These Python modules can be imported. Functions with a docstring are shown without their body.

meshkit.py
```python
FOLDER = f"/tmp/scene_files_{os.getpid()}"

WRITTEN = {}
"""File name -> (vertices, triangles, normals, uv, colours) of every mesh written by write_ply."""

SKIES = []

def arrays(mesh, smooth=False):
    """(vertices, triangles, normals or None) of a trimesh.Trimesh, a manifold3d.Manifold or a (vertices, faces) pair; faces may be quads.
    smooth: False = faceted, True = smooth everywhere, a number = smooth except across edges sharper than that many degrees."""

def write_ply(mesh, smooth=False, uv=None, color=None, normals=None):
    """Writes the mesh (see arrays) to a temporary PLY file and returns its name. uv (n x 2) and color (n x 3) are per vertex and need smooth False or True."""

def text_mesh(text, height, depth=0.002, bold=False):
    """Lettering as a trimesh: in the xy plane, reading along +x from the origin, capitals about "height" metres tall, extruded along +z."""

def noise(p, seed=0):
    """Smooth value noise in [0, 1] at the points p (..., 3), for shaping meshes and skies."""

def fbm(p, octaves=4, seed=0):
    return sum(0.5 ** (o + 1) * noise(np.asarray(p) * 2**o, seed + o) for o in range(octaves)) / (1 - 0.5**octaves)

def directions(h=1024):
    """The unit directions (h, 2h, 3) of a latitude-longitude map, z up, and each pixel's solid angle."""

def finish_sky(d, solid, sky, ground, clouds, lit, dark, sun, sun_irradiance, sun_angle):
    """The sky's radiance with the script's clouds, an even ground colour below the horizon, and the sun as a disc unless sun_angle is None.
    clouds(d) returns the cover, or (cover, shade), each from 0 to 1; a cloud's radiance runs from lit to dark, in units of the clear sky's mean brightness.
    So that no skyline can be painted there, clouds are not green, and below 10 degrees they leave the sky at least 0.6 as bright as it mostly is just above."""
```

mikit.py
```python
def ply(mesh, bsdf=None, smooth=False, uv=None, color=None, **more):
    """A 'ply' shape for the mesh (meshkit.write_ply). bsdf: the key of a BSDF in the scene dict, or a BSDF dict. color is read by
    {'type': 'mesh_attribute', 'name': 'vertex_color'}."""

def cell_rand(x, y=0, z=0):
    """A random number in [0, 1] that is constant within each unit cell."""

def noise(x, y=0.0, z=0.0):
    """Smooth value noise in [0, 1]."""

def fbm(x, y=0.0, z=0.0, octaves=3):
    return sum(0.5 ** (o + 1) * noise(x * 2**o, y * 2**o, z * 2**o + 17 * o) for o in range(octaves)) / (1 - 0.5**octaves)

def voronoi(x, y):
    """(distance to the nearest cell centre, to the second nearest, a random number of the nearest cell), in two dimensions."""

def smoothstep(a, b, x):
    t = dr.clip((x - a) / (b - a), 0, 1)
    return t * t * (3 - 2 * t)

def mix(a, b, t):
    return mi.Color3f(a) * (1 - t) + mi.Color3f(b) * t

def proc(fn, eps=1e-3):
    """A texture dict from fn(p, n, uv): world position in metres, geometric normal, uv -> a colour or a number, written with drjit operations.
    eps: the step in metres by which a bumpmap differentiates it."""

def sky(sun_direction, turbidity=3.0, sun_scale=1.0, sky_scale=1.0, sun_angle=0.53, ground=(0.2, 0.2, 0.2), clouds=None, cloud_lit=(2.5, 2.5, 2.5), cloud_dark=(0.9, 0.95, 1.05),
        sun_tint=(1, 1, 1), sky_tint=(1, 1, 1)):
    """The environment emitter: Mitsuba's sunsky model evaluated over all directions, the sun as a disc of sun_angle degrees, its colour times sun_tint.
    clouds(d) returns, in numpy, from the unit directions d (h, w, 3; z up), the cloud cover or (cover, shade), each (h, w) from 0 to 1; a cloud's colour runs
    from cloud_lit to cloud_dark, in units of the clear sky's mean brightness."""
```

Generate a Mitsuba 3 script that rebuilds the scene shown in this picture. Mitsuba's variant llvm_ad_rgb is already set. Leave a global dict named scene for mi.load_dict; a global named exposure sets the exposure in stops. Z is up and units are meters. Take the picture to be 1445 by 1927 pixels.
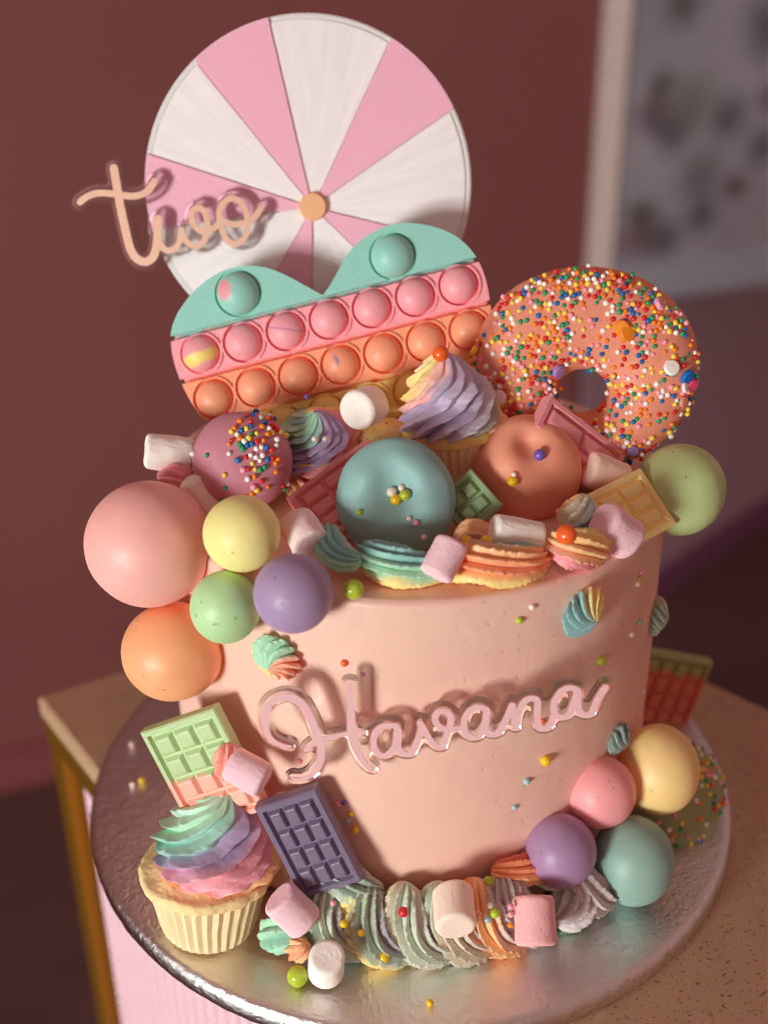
import math, random
import numpy as np, trimesh, manifold3d as m3, mitsuba as mi, mikit, meshkit
import drjit as dr
from shapely.geometry import Polygon, LineString, Point, box
from shapely.ops import unary_union
from shapely import affinity
T = mi.ScalarTransform4f
rng = np.random.default_rng(7)
random.seed(7)

# ---------------------------------------------------------------- camera, light, exposure
scene, labels = {'type': 'scene'}, {}
CAM = (-0.01089,-0.46605,0.39036)
scene['camera'] = {'type': 'thinlens', 'fov_axis': 'x', 'fov': 34.8782, 'aperture_radius': 0.0047, 'focus_distance': 0.475,
    'near_clip': 0.01, 'far_clip': 30.0,
    'to_world': T().look_at(origin=CAM, target=(-0.01089,0.41694,-0.07903), up=(0.0109,0.46936,0.88294))}
exposure = 0.04
LIGHT_AT, LIGHT_TO = (-1.02, -1.38, 0.17), (0.0, -0.05, 0.10)
scene['window'] = {'type': 'rectangle', 'to_world': T().look_at(origin=LIGHT_AT, target=LIGHT_TO, up=(0, 0, 1)) @ T().scale([0.20, 0.22, 1]),
    'bsdf': {'type': 'diffuse', 'reflectance': {'type': 'rgb', 'value': [0.1, 0.1, 0.1]}},
    'emitter': {'type': 'area', 'radiance': {'type': 'rgb', 'value': [45.0, 48.5, 45.5]}}}
labels['window'] = {'kind': 'structure'}
scene['room_light'] = {'type': 'constant', 'radiance': {'type': 'rgb', 'value': [0.34, 0.195, 0.172]}}

# ---------------------------------------------------------------- helpers
def lin(c):
    c = np.asarray(c, float) / 255.0
    return np.where(c <= 0.04045, c / 12.92, ((c + 0.055) / 1.055) ** 2.4)
def rgb(c): return {'type': 'rgb', 'value': [float(x) for x in lin(c)]}
VC = {'type': 'mesh_attribute', 'name': 'vertex_color'}
def mat(name, d, two=True):
    scene[name] = {'type': 'twosided', 'bsdf': d} if two else d
    return name
def prin(c, rough=0.5, spec=0.5, **k):
    return {'type': 'principled', 'base_color': c if isinstance(c, dict) else rgb(c), 'roughness': rough, 'specular': spec, **k}
def bump(d, fn, scale, eps=1e-4):
    return {'type': 'bumpmap', 'tex': mikit.proc(fn, eps=eps), 'scale': scale, 'bsdf': d}
def free(name):
    if name not in labels and name not in scene: return name
    i = 1
    while f'{name}_{i:03d}' in labels or f'{name}_{i:03d}' in scene: i += 1
    return f'{name}_{i:03d}'
def thing(name, label, cat, group=None, kind=None):
    k = free(name)
    labels[k] = {'label': label, 'category': cat}
    if group: labels[k]['group'] = group
    if kind: labels[k]['kind'] = kind
    return k
def struct(name, mesh, bsdf, smooth=False, **k):
    scene[name] = mikit.ply(mesh, bsdf, smooth, **k); labels[name] = {'kind': 'structure'}
def put(key, mesh, bsdf, smooth=True, color=None):
    """one mesh as the scene entry key; color: one sRGB triple or per-vertex linear colours"""
    if color is not None:
        if not isinstance(mesh, trimesh.Trimesh): mesh = tri(mesh)
        color = np.asarray(color, float)
        if color.ndim == 1: 
            color = np.tile(lin(color), (len(mesh.vertices), 1))
        if smooth not in (True, False):
            mesh2 = trimesh.graph.smooth_shade(mesh, angle=np.radians(smooth), facet_minarea=None)
            from scipy.spatial import cKDTree
            color = color[cKDTree(mesh.vertices).query(mesh2.vertices)[1]]
            n = mesh2.vertex_normals
            scene[key] = mikit.ply(mesh2, bsdf, True, color=np.clip(color, 0, 1)); return key
        scene[key] = mikit.ply(mesh, bsdf, smooth, color=np.clip(color, 0, 1))
    else:
        scene[key] = mikit.ply(mesh, bsdf, smooth)
    return key
def part(parent, name, mesh, bsdf, smooth=True, color=None, label=None):
    k = free(parent + '__' + name)
    put(k, mesh, bsdf, smooth, color)
    if label: labels[k] = {'label': label}
    return k
def tri(m):
    if hasattr(m, 'to_mesh'):
        q = m.to_mesh(); return trimesh.Trimesh(q.vert_properties[:, :3], q.tri_verts, process=False)
    if isinstance(m, tuple):
        v, f = np.asarray(m[0], float), np.asarray(m[1], int)
        if f.shape[1] == 4: f = np.vstack([f[:, [0, 1, 2]], f[:, [0, 2, 3]]])
        return trimesh.Trimesh(v, f, process=False)
    return m
def unit(v): v = np.asarray(v, float); return v / np.linalg.norm(v)
def basis(n, up=(0, 0, 1)):
    """columns: right, up, n (towards the viewer)"""
    n = unit(n); u = np.asarray(up, float) - np.dot(up, n) * n
    if np.linalg.norm(u) < 1e-3: u = np.array([0, 1, 0.0]) - n[1] * n
    u = unit(u)
    return np.stack([np.cross(u, n), u, n], 1)
def place(mesh, M, o):
    m = tri(mesh).copy(); m.vertices = m.vertices @ np.asarray(M).T + np.asarray(o); return m
def noise3(p, f, seed=0): return meshkit.noise(np.asarray(p) * f + 31.7, seed) - 0.5
def fb(p, f, o=3, seed=0): return meshkit.fbm(np.asarray(p) * f + 31.7, o, seed) - 0.5
def grid_faces(n, m, wrap=True, wrap_n=False):
    """n rows of m columns; columns wrap"""
    i, j = np.meshgrid(np.arange(n if wrap_n else n - 1), np.arange(m if wrap else m - 1), indexing='ij')
    a = i * m + j; b = i * m + (j + 1) % m; c = ((i + 1) % n) * m + (j + 1) % m; d = ((i + 1) % n) * m + j
    return np.stack([a, b, c, d], -1).reshape(-1, 4)
def lathe(profile, n=64, rad=None):
    """profile (r, z) list from bottom to top; rad(theta, k, r) may modulate the radius"""
    p = np.asarray(profile, float); th = np.arange(n) * 2 * np.pi / n
    r = np.repeat(p[:, :1], n, 1)
    if rad is not None: r = rad(th[None, :], np.arange(len(p))[:, None], r)
    v = np.stack([r * np.cos(th), r * np.sin(th), np.repeat(p[:, 1:2], n, 1)], -1).reshape(-1, 3)
    return tri((v, grid_faces(len(p), n)))
def smooth_path(pts, n):
    from scipy.interpolate import CubicSpline, PchipInterpolator
    p = np.asarray(pts, float); d = np.r_[0, np.cumsum(np.linalg.norm(np.diff(p[:, :3], axis=0), axis=1) + 1e-9)]
    t = np.linspace(0, d[-1], n)
    return CubicSpline(d, p)(t)
def frames(c, up0):
    t = np.gradient(c, axis=0); t /= np.linalg.norm(t, axis=1, keepdims=True) + 1e-12
    a = np.zeros_like(c); u = np.asarray(up0, float); u = u - (u @ t[0]) * t[0]; u /= np.linalg.norm(u); a[0] = u
    for i in range(1, len(c)):
        u = a[i - 1] - (a[i - 1] @ t[i]) * t[i]; a[i] = u / (np.linalg.norm(u) + 1e-12)
    return t, a, np.cross(t, a)
# piped buttercream: a star nozzle's ridged section swept along a path
def piping(path, radius, lobes=9, depth=0.36, twist=0.0, up=(0, 0, 1), n=150, per=10, ragged=0.16, seed=0, palette=None, shift=0.0, sharp=1.0, flat=1.0, mix_along=0.0, wob=0.35):
    c = smooth_path(path, n) if len(path) != n else np.asarray(path, float)
    t, a, b = frames(c, up)
    s = np.r_[0, np.cumsum(np.linalg.norm(np.diff(c, axis=0), axis=1))]
    u = s / s[-1]
    R = np.interp(u, np.linspace(0, 1, len(radius)), radius)
    from scipy.ndimage import gaussian_filter1d
    R = gaussian_filter1d(R, n * 0.03, mode='nearest')
    e0, e1 = np.clip(s / (R[0] * 0.9 + 1e-9), 0, 1), np.clip((s[-1] - s) / (R[-1] * 0.9 + 1e-9), 0, 1)
    R = R * np.sqrt(np.clip(1 - (1 - e0) ** 2, 0.004, 1)) * np.sqrt(np.clip(1 - (1 - e1) ** 2, 0.004, 1))
    m = lobes * per; ph = np.arange(m) * 2 * np.pi / m
    x = (ph * lobes / (2 * np.pi)) % 1.0
    ridge = (1 - np.abs(2 * x - 1)) ** sharp if sharp > 0 else np.sin(np.pi * x) ** (-sharp)
    lobe = np.floor(ph * lobes / (2 * np.pi))
    P = np.stack(np.broadcast_arrays(s[:, None] * 900, lobe[None, :] * 7.3 + seed * 3.1, 0.0), -1)
    rag = (meshkit.noise(P, seed) - 0.5) + 0.7 * (meshkit.noise(P * [2.3, 1, 1], seed + 5) - 0.5)
    slow = meshkit.noise(np.stack(np.broadcast_arrays(s[:, None] * 110, lobe[None, :] * 3.1 + seed, 1.0), -1), seed + 9) - 0.5
    rr = R[:, None] * (1 - depth + depth * ridge[None, :] * (1 + wob * slow) + ridge[None, :] ** 3 * ragged * rag)
    ang = ph[None, :] + twist * u[:, None] + 0.25 * slow * 0.5
    v = c[:, None] + rr[..., None] * (np.cos(ang)[..., None] * a[:, None] * flat + np.sin(ang)[..., None] * b[:, None])
    V = v.reshape(-1, 3)
    F = grid_faces(n, m)
    F = np.vstack([F[:, [0, 1, 2]], F[:, [0, 2, 3]]])
    V = np.vstack([V, c[0] - t[0] * R[0] * 0.2, c[-1] + t[-1] * R[-1] * 0.5])
    i0, i1 = len(V) - 2, len(V) - 1
    j = np.arange(m)
    F = np.vstack([F, np.stack([np.full(m, i0), (j + 1) % m, j], -1), np.stack([np.full(m, i1), (n - 1) * m + j, (n - 1) * m + (j + 1) % m], -1)])
    pal = np.array([lin(q) for q in palette]); k = len(pal)
    w = (ph[None, :] / (2 * np.pi) * k + shift + mix_along * u[:, None] * k + 0.5 * (meshkit.noise(np.stack(np.broadcast_arrays(s[:, None] * 160, ph[None, :], 3.0), -1), seed) - 0.5)) % k
    i = np.floor(w).astype(int); f = np.clip(((w - i) - 0.3) / 0.7, 0, 1); f = f * f * (3 - 2 * f)
    col = pal[i % k] * (1 - f[..., None]) + pal[(i + 1) % k] * f[..., None]
    col = np.vstack([col.reshape(-1, 3), col[0].mean(0), col[-1].mean(0)])
    return trimesh.Trimesh(V, F[:, ::-1], process=False), col
def join(ms):
    return trimesh.util.concatenate([m for m, _ in ms]), np.vstack([c for _, c in ms])
def fixnorm(m):
    m = tri(m)
    if m.volume < 0: m.invert()
    return m

# ---------------------------------------------------------------- materials
def n_frost(p, n, uv): return mikit.fbm(p.x * 420, p.y * 420, p.z * 420, 3)
def n_cake(p, n, uv): return mikit.fbm(p.x * 110, p.y * 110, p.z * 60, 3) + 0.12 * mikit.noise(p.x * 900, p.y * 900, p.z * 900) - 0.55 * mikit.smoothstep(0.84, 0.93, mikit.noise(p.x * 520 + 3, p.y * 520, p.z * 520)) + 0.30 * mikit.noise(p.x * 30, p.y * 30, p.z * 1200)
def n_mallow(p, n, uv): return mikit.fbm(p.x * 900, p.y * 700, p.z * 1100, 2)
def n_crumb(p, n, uv): return mikit.fbm(p.x * 650, p.y * 650, p.z * 650, 4)
def n_foil(p, n, uv):
    a = mikit.fbm(p.x * 55, p.y * 55, p.z * 40, 3)
    b = dr.abs(mikit.fbm(p.x * 130 + 5, p.y * 150, p.z * 90, 3) - 0.5)
    c = dr.abs(mikit.fbm(p.x * 420 + 9, p.y * 380, p.z * 300, 2) - 0.5)
    e = dr.abs(mikit.fbm(p.x * 1300 + 3, p.y * 1250, p.z * 900, 2) - 0.5)
    return 0.25 * a + 0.5 * b + 0.75 * c + 0.5 * e
def n_choc(p, n, uv): return mikit.fbm(p.x * 260, p.y * 260, p.z * 260, 2) + 0.12 * mikit.noise(p.x * 2600, p.y * 2600, p.z * 2600)
mat('frosting', bump(prin(VC, 0.48, 0.4, sheen=0.2), n_frost, 0.00035))
mat('cake_icing', bump(prin(VC, 0.42, 0.45), n_cake, 0.0005))
mat('chocolate', bump(prin(VC, 0.43, 0.42), n_choc, 0.00016))
mat('glaze', prin(VC, 0.54, 0.34))
mat('mallow', bump(prin(VC, 0.8, 0.25, sheen=0.4), n_mallow, 0.00035))
mat('crumb', bump(prin(VC, 0.8, 0.25), n_crumb, 0.0007))
mat('paper', prin(VC, 0.55, 0.4))
mat('pearl', prin(VC, 0.2, 0.6, clearcoat=0.6, clearcoat_gloss=0.9))
mat('paint', prin(VC, 0.5, 0.4))
mat('foil', bump({'type': 'roughconductor', 'material': 'Al', 'alpha': 0.25, 'specular_reflectance': {'type': 'rgb', 'value': [0.90, 0.87, 0.86]}}, n_foil, 0.0007, eps=2e-4))
mat('acrylic_face', {'type': 'thindielectric', 'int_ior': 1.55, 'ext_ior': 1.0}, two=False)
mat('acrylic', {'type': 'dielectric', 'int_ior': 1.49, 'ext_ior': 1.0}, two=False)
mat('acrylic_white', prin((226, 222, 222), 0.18, 0.5, clearcoat=0.6, clearcoat_gloss=0.9))
mat('rose_gold', prin((240, 194, 170), 0.36, 0.5, metallic=0.3))
def n_brush(p, n, uv):
    x = p.x - (-0.04237,0.072,0.26637)[0] - 0.0019; z = p.z - (-0.04237,0.072,0.26637)[2] + 0.0090
    a = dr.atan2(z, x)
    return mikit.fbm(a * 26, dr.sqrt(x * x + z * z) * 45, 0, 3)
mat('wheel_white', bump(prin(mikit.proc(lambda p, n, uv: mikit.mix(lin((236, 227, 230)).tolist(), lin((250, 242, 242)).tolist(), n_brush(p, n, uv))), 0.5, 0.35), n_brush, 0.00018))
mat('wheel_pink', bump(prin((242, 178, 200), 0.55, 0.35), n_brush, 0.00015))
SPR = {'white': (245, 240, 235), 'red': (215, 45, 45), 'orange': (240, 130, 30), 'yellow': (245, 215, 80), 'green': (45, 150, 100), 'blue': (20, 105, 180), 'pink': (245, 160, 175)}
for q, c in SPR.items(): mat('sugar_' + q, prin(c, 0.35, 0.5))

# ---------------------------------------------------------------- setting: wall, floor, counter
def n_wall(p, n, uv):
    f = mikit.fbm(p.x * 3, p.y * 3, p.z * 3, 3)
    return mikit.mix(lin((140, 83, 81)).tolist(), lin((150, 92, 89)).tolist(), f)
mat('wall_paint', prin(mikit.proc(n_wall), 0.75, 0.3))
def n_floor(p, n, uv):
    f = mikit.fbm(p.x * 6, p.y * 14, 0, 3)
    return mikit.mix(lin((84, 58, 57)).tolist(), lin((104, 74, 72)).tolist(), f)
mat('floor_board', prin(mikit.proc(n_floor), 0.55, 0.4))
mat('white_paint', prin((248, 236, 232), 0.5, 0.4))
mat('skirting_paint', prin((152, 82, 86), 0.45, 0.4))
mat('low_wall_paint', prin((172, 142, 154), 0.6, 0.3))
FZ = -0.95
def slab_poly(pts, z0, z1):
    m = trimesh.creation.extrude_polygon(Polygon(pts), z1 - z0, engine='earcut'); m.apply_translation([0, 0, z0]); return m
def wall_seg(a, b, z0, z1, th, back=1):
    a, b = np.array(a, float), np.array(b, float); d = unit(b - a); nrm = np.array([-d[1], d[0]]) * th * back
    return slab_poly([a, b, b + nrm, a + nrm], z0, z1)
struct('floor', slab_poly([(-6, -5), (6, -5), (6, 7), (-6, 7)], FZ - 0.1, FZ), 'floor_board')
WA, WB = (-0.64928,1.10533), (-0.58465,1.12815)
wd = unit(np.subtract(WB, WA)); 
ws = lambda s: (WA[0] + wd[0] * s, WA[1] + wd[1] * s)
struct('wall', wall_seg(ws(-2.5), ws(1.022), FZ, 1.9, 0.12), 'wall_paint')
struct('skirting', wall_seg(np.add(ws(-2.5), (0.006, -0.016)), np.add(ws(1.02), (0.006, -0.016)), FZ + 0.001, FZ + 0.075, 0.016), 'skirting_paint')
LA, LB = (0.54356,1.67697), (0.87556,2.01779)
ld = unit(np.subtract(LB, LA)); ls = lambda s: (LA[0] + ld[0] * s, LA[1] + ld[1] * s)
struct('side_wall', wall_seg(ls(-0.30), ls(3.0), FZ, 1.9, 0.12), 'low_wall_paint')
mat('side_skirting_paint', prin((120, 72, 108), 0.45, 0.4))
struct('side_skirting', wall_seg(np.add(ls(-0.30), (0.011, -0.011)), np.add(ls(3.0), (0.011, -0.011)), FZ + 0.001, FZ + 0.06, 0.014), 'side_skirting_paint')
# framed floral panel in line with the wall
fp = thing('floral_panel', 'white framed grey panel with dark pink flowers at the end of the wall', 'panel')
def in_wall(s0, s1, z0, z1, y0, y1):
    """box in the wall's plane: along s, in height, y0..y1 in front of the plane"""
    nn = np.array([wd[1], -wd[0]])
    a, b = np.array(ws(s0)) + nn * y0, np.array(ws(s1)) + nn * y0
    return slab_poly([a, b, b + nn * (y1 - y0), a + nn * (y1 - y0)], z0, z1)
def flowers(p, n, uv):
    s = (p.x - WA[0]) * float(wd[0]) + (p.y - WA[1]) * float(wd[1]); z = p.z
    base = mikit.mix(lin((150, 150, 160)).tolist(), lin((184, 184, 196)).tolist(), mikit.fbm(s * 7, z * 5, 2.0, 3))
    for cs, cz, r, c in ((1.125, 0.045, .030, (104, 62, 78)), (1.135, 0.085, .022, (78, 72, 62)), (1.160, 0.015, .032, (70, 70, 76)), (1.12, -0.145, .035, (112, 66, 80)), (1.118, -0.11, .022, (70, 64, 54)),
                         (1.165, -0.155, .03, (74, 74, 76)), (1.23, -0.12, .028, (70, 62, 68)), (1.29, -0.08, .020, (88, 54, 66)), (1.26, 0.03, .032, (66, 64, 72)), (1.32, 0.16, .045, (62, 60, 66)),
                         (1.335, 0.055, .022, (96, 66, 82)), (1.16, 0.20, .03, (70, 68, 66)), (1.33, -0.02, .03, (66, 64, 70)), (1.19, 0.06, .04, (120, 118, 116)), (1.22, -0.06, .04, (108, 108, 112))):
        d = dr.sqrt(dr.square((s - cs) + 0.02 * (mikit.noise(s * 40, z * 40, cs) - 0.5)) + dr.square(z - cz))
        base = mikit.mix(base, lin(c).tolist(), 0.75 * (1 - mikit.smoothstep(r * 0.05, r * 1.8, d)))
    return base
mat('floral_print', prin(mikit.proc(flowers), 0.55, 0.3))
mat('grey_rail', prin((172, 180, 194), 0.45, 0.4))
part(fp, 'backing', in_wall(1.025, 2.3, -0.25, 1.5, -0.03, -0.004), 'grey_rail', False)
part(fp, 'print', in_wall(1.062, 2.26, -0.19, 1.46, -0.004, 0.0), 'floral_print', False)
part(fp, 'stile', in_wall(1.025, 1.062, -0.25, 1.5, -0.003, 0.016), 'white_paint', False)
part(fp, 'bottom_rail', in_wall(1.0625, 2.3, -0.25, -0.19, -0.003, 0.010), 'grey_rail', False)

# counter the cake stands on
ZC = -0.0115
A = np.array((-0.20139,0.07847)); A2 = np.array((-0.16008,0.02068)); B0 = np.array((-0.1515,0.10659)); R1 = np.array((0.16804,0.08543)); R2 = np.array((0.19333,0.06051))
eL, eB, eR = unit(A2 - A), unit(B0 - A), unit(R2 - R1)
t = np.linalg.solve(np.stack([eB, -eR], 1), R1 - A)[0]
Bc = A + eB * t
Lf = A + eL * 0.62; Rf = Bc + eR * 0.66
ctr = thing('counter', 'narrow speckled stone topped counter with gold edged pink fluted front under the cake', 'counter')
def n_stone(p, n, uv):
    base = mikit.mix(lin((176, 142, 112)).tolist(), lin((194, 160, 130)).tolist(), mikit.fbm(p.x * 40, p.y * 40, p.z * 40, 3))
    for sx, sy, th, c in ((210, 330, .17, (128, 92, 66)), (440, 300, .16, (140, 106, 80)), (150, 130, .10, (158, 126, 100))):
        q, r, w = mikit.voronoi(p.x * sx + 0.8 * mikit.noise(p.x * 300, p.y * 300, 0) + 31, p.y * sy - p.x * sx * 0.4 + p.z * sx + 0.8 * mikit.noise(p.y * 300, p.x * 300, 4) + 17)
        m = dr.select(w > 0.62, 1 - mikit.smoothstep(th * 0.75, th * 1.15, q * (1.2 - 0.5 * (w - 0.62))), 0)
        base = mikit.mix(base, lin(c).tolist(), m * 0.85)
    return base
mat('stone', prin(mikit.proc(n_stone), 0.4, 0.45))
mat('gold', prin((178, 128, 36), 0.42, 0.5, metallic=0.85))
mat('pink_panel', prin((236, 196, 208), 0.5, 0.4))
def hull(pts): return tri(m3.Manifold.hull_points(np.asarray(pts, float)))
def inset(q, d): return list(Polygon(q).buffer(-d, join_style=2).exterior.coords)[:-1]
q = [A, Lf, Rf, Bc]
top_pts = [(*x, z) for d, z in ((0.0, ZC - 0.0120), (0.0, ZC - 0.0015), (0.0015, ZC)) for x in inset(q, d)]
part(ctr, 'stone_top', hull(top_pts), 'stone', False)
part(ctr, 'gold_rail', slab_poly(inset(q, 0.0008), ZC - 0.0300, ZC - 0.0122), 'gold', False)
part(ctr, 'carcass', slab_poly(inset(q, 0.019), FZ + 0.004, ZC - 0.0305), 'pink_panel', False)
nL = np.array([eL[1], -eL[0]]); nL = nL if nL @ np.array([-1, -1]) > 0 else -nL
P0 = A + (eL + eB) * 0.0085
post = trimesh.creation.box([0.0150, 0.0150, ZC - 0.0302 - FZ - 0.004]); 
for o in (P0, ):
    m = post.copy(); m.apply_transform(trimesh.transformations.rotation_matrix(math.atan2(eL[1], eL[0]), [0, 0, 1])); m.apply_translation([*(o - nL * 0.0005), (ZC - 0.0302 + FZ + 0.004) / 2]); part(ctr, 'gold_post', m, 'gold', False)
hz = ZC - 0.0315 - FZ - 0.008
for i in range(30):
    c = A + eL * (0.0250 + i * 0.0122) + eB * 0.0135
    m = trimesh.creation.cylinder(0.0048, hz, sections=16); m.apply_translation([*c, FZ + 0.006 + hz / 2]); part(ctr, 'flute', m, 'pink_panel', 30)

# ---------------------------------------------------------------- board and cake
cb = thing('cake_board', 'round silver foil covered cake board under the cake', 'cake board')
prof = [(0.0, -0.0112), (0.149, -0.0112), (0.1512, -0.0104), (0.1523, -0.0085), (0.1525, -0.006), (0.1523, -0.003), (0.1512, -0.0008), (0.1495, 0.0), (0.147, 0.0)] + [(r, 0.0) for r in np.linspace(0.14, 0.0, 12)]
def crinkle(th, k, r):
    q = meshkit.fbm(np.stack(np.broadcast_arrays(np.cos(th) * 30, np.sin(th) * 30, k * 0.9), -1), 4) - 0.5
    return r + np.where((k > 0) & (k < 8), 0.0011, 0.0) * q
bm = lathe(prof, 720, crinkle)
part(cb, 'foil_top', bm, 'foil', 40)

CX, CY, RC, HC = 0.0013, 0.0123, 0.1094, 0.1575
ck = thing('cake', 'tall round cake smoothly covered in pale pink icing on the silver board', 'cake')
pr = [(0.0, 0.0004), (RC + 0.0005, 0.0004)] + [(RC, z) for z in np.linspace(0.004, HC - 0.004, 40)]
for a in np.linspace(0, 90, 7): pr.append((RC - 0.003 + 0.003 * math.cos(math.radians(a)), HC - 0.003 + 0.003 * math.sin(math.radians(a))))
pr += [(r, HC) for r in np.linspace(RC - 0.008, 0.0, 16)]
cm = lathe(pr, 256); d = np.stack([cm.vertices[:, 0], cm.vertices[:, 1], 0 * cm.vertices[:, 0]], -1)
nn = fb(cm.vertices, 26, 3, 3); rr_ = np.linalg.norm(d, axis=1, keepdims=True)
cm.vertices += d / np.maximum(rr_, 1e-6) * (nn * 0.0008)[:, None] * (rr_ > 0.09)
top_mask = cm.vertices[:, 2] > HC - 0.001
cm.vertices[top_mask, 2] += fb(cm.vertices[top_mask], 45, 3, 8) * 0.0012
cm.apply_translation([CX, CY, 0])
CAKE_C = (236, 190, 173)
cc = np.tile(lin(CAKE_C), (len(cm.vertices), 1)) * (1 + 0.05 * fb(cm.vertices, 30, 3, 5))[:, None]
part(ck, 'icing', cm, 'cake_icing', True, cc)
def on_cake(th, out, z):
    """point at angle th (degrees, -90 = front) on the cake's side, 'out' metres proud"""
    a = math.radians(th); return np.array([CX + (RC + out) * math.cos(a), CY + (RC + out) * math.sin(a), z])
def cake_th(p): return math.degrees(math.atan2(p[1] - CY, p[0] - CX))
def cake_n(p): return unit([p[0] - CX, p[1] - CY, 0])

# ---------------------------------------------------------------- chocolate balls
SPH = trimesh.creation.icosphere(subdivisions=5)
SPH6 = trimesh.creation.icosphere(subdivisions=6)
def chocolate_ball(spec, col, label, seed, group, squash=(1, 1, 1), specks=1):
    (c, r) = spec
    k = thing('chocolate_ball', label, 'chocolate ball', group)
    S = SPH6 if specks > 1 else SPH
    v = S.vertices * np.array(squash)
    v = v * (1 + 0.03 * fb(v, 1.3, 2, seed))[:, None]
    q = S.vertices; cl = np.tile(lin(col), (len(v), 1)) * (1 + 0.16 * fb(q, 2.2, 4, seed + 1))[:, None]
    g = np.random.default_rng(seed)
    for _ in range(specks):
        dd = unit(g.normal(size=3) + np.array([-0.4, -1.2, 0.4])); ang = np.linalg.norm(q - dd, axis=1) * r
        cl[ang < g.uniform(0.0003, 0.0005)] *= g.uniform(0.25, 0.5)
    put(k, trimesh.Trimesh(v * r + np.array(c), S.faces, process=False), 'chocolate', True, cl)
    return k
GB = 'chocolate balls clustered on the cake'
chocolate_ball(((-0.10175,-0.055,0.15893),0.0244), (244, 178, 170), 'largest pink chocolate ball at the upper left edge of the cake', 1, GB, (1, 1, 1.01), 0)
chocolate_ball(((-0.06293,-0.075,0.17422),0.01418), (242, 228, 150), 'pale yellow chocolate ball beside the largest pink ball', 2, GB)
chocolate_ball(((-0.06987,-0.08357,0.14786),0.01306), (182, 218, 162), 'pale green chocolate ball with dark specks below the pale yellow ball', 3, GB, (1, 1, 1.05), 7)
chocolate_ball(((-0.04308,-0.09962,0.16347),0.01412), (166, 140, 176), 'purple chocolate ball right of the green ball, high on the cake', 4, GB, specks=2)
chocolate_ball(((-0.09538,-0.062,0.11372),0.02031), (246, 172, 126), 'orange chocolate ball lowest of the left cluster', 5, GB, (1, 1, 0.97), 3)
chocolate_ball(((0.11063,-0.02,0.16223),0.01873), (186, 204, 142), 'large light green chocolate ball at the right edge of the cake top', 6, GB, (0.97, 1, 1.01), 3)
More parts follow.
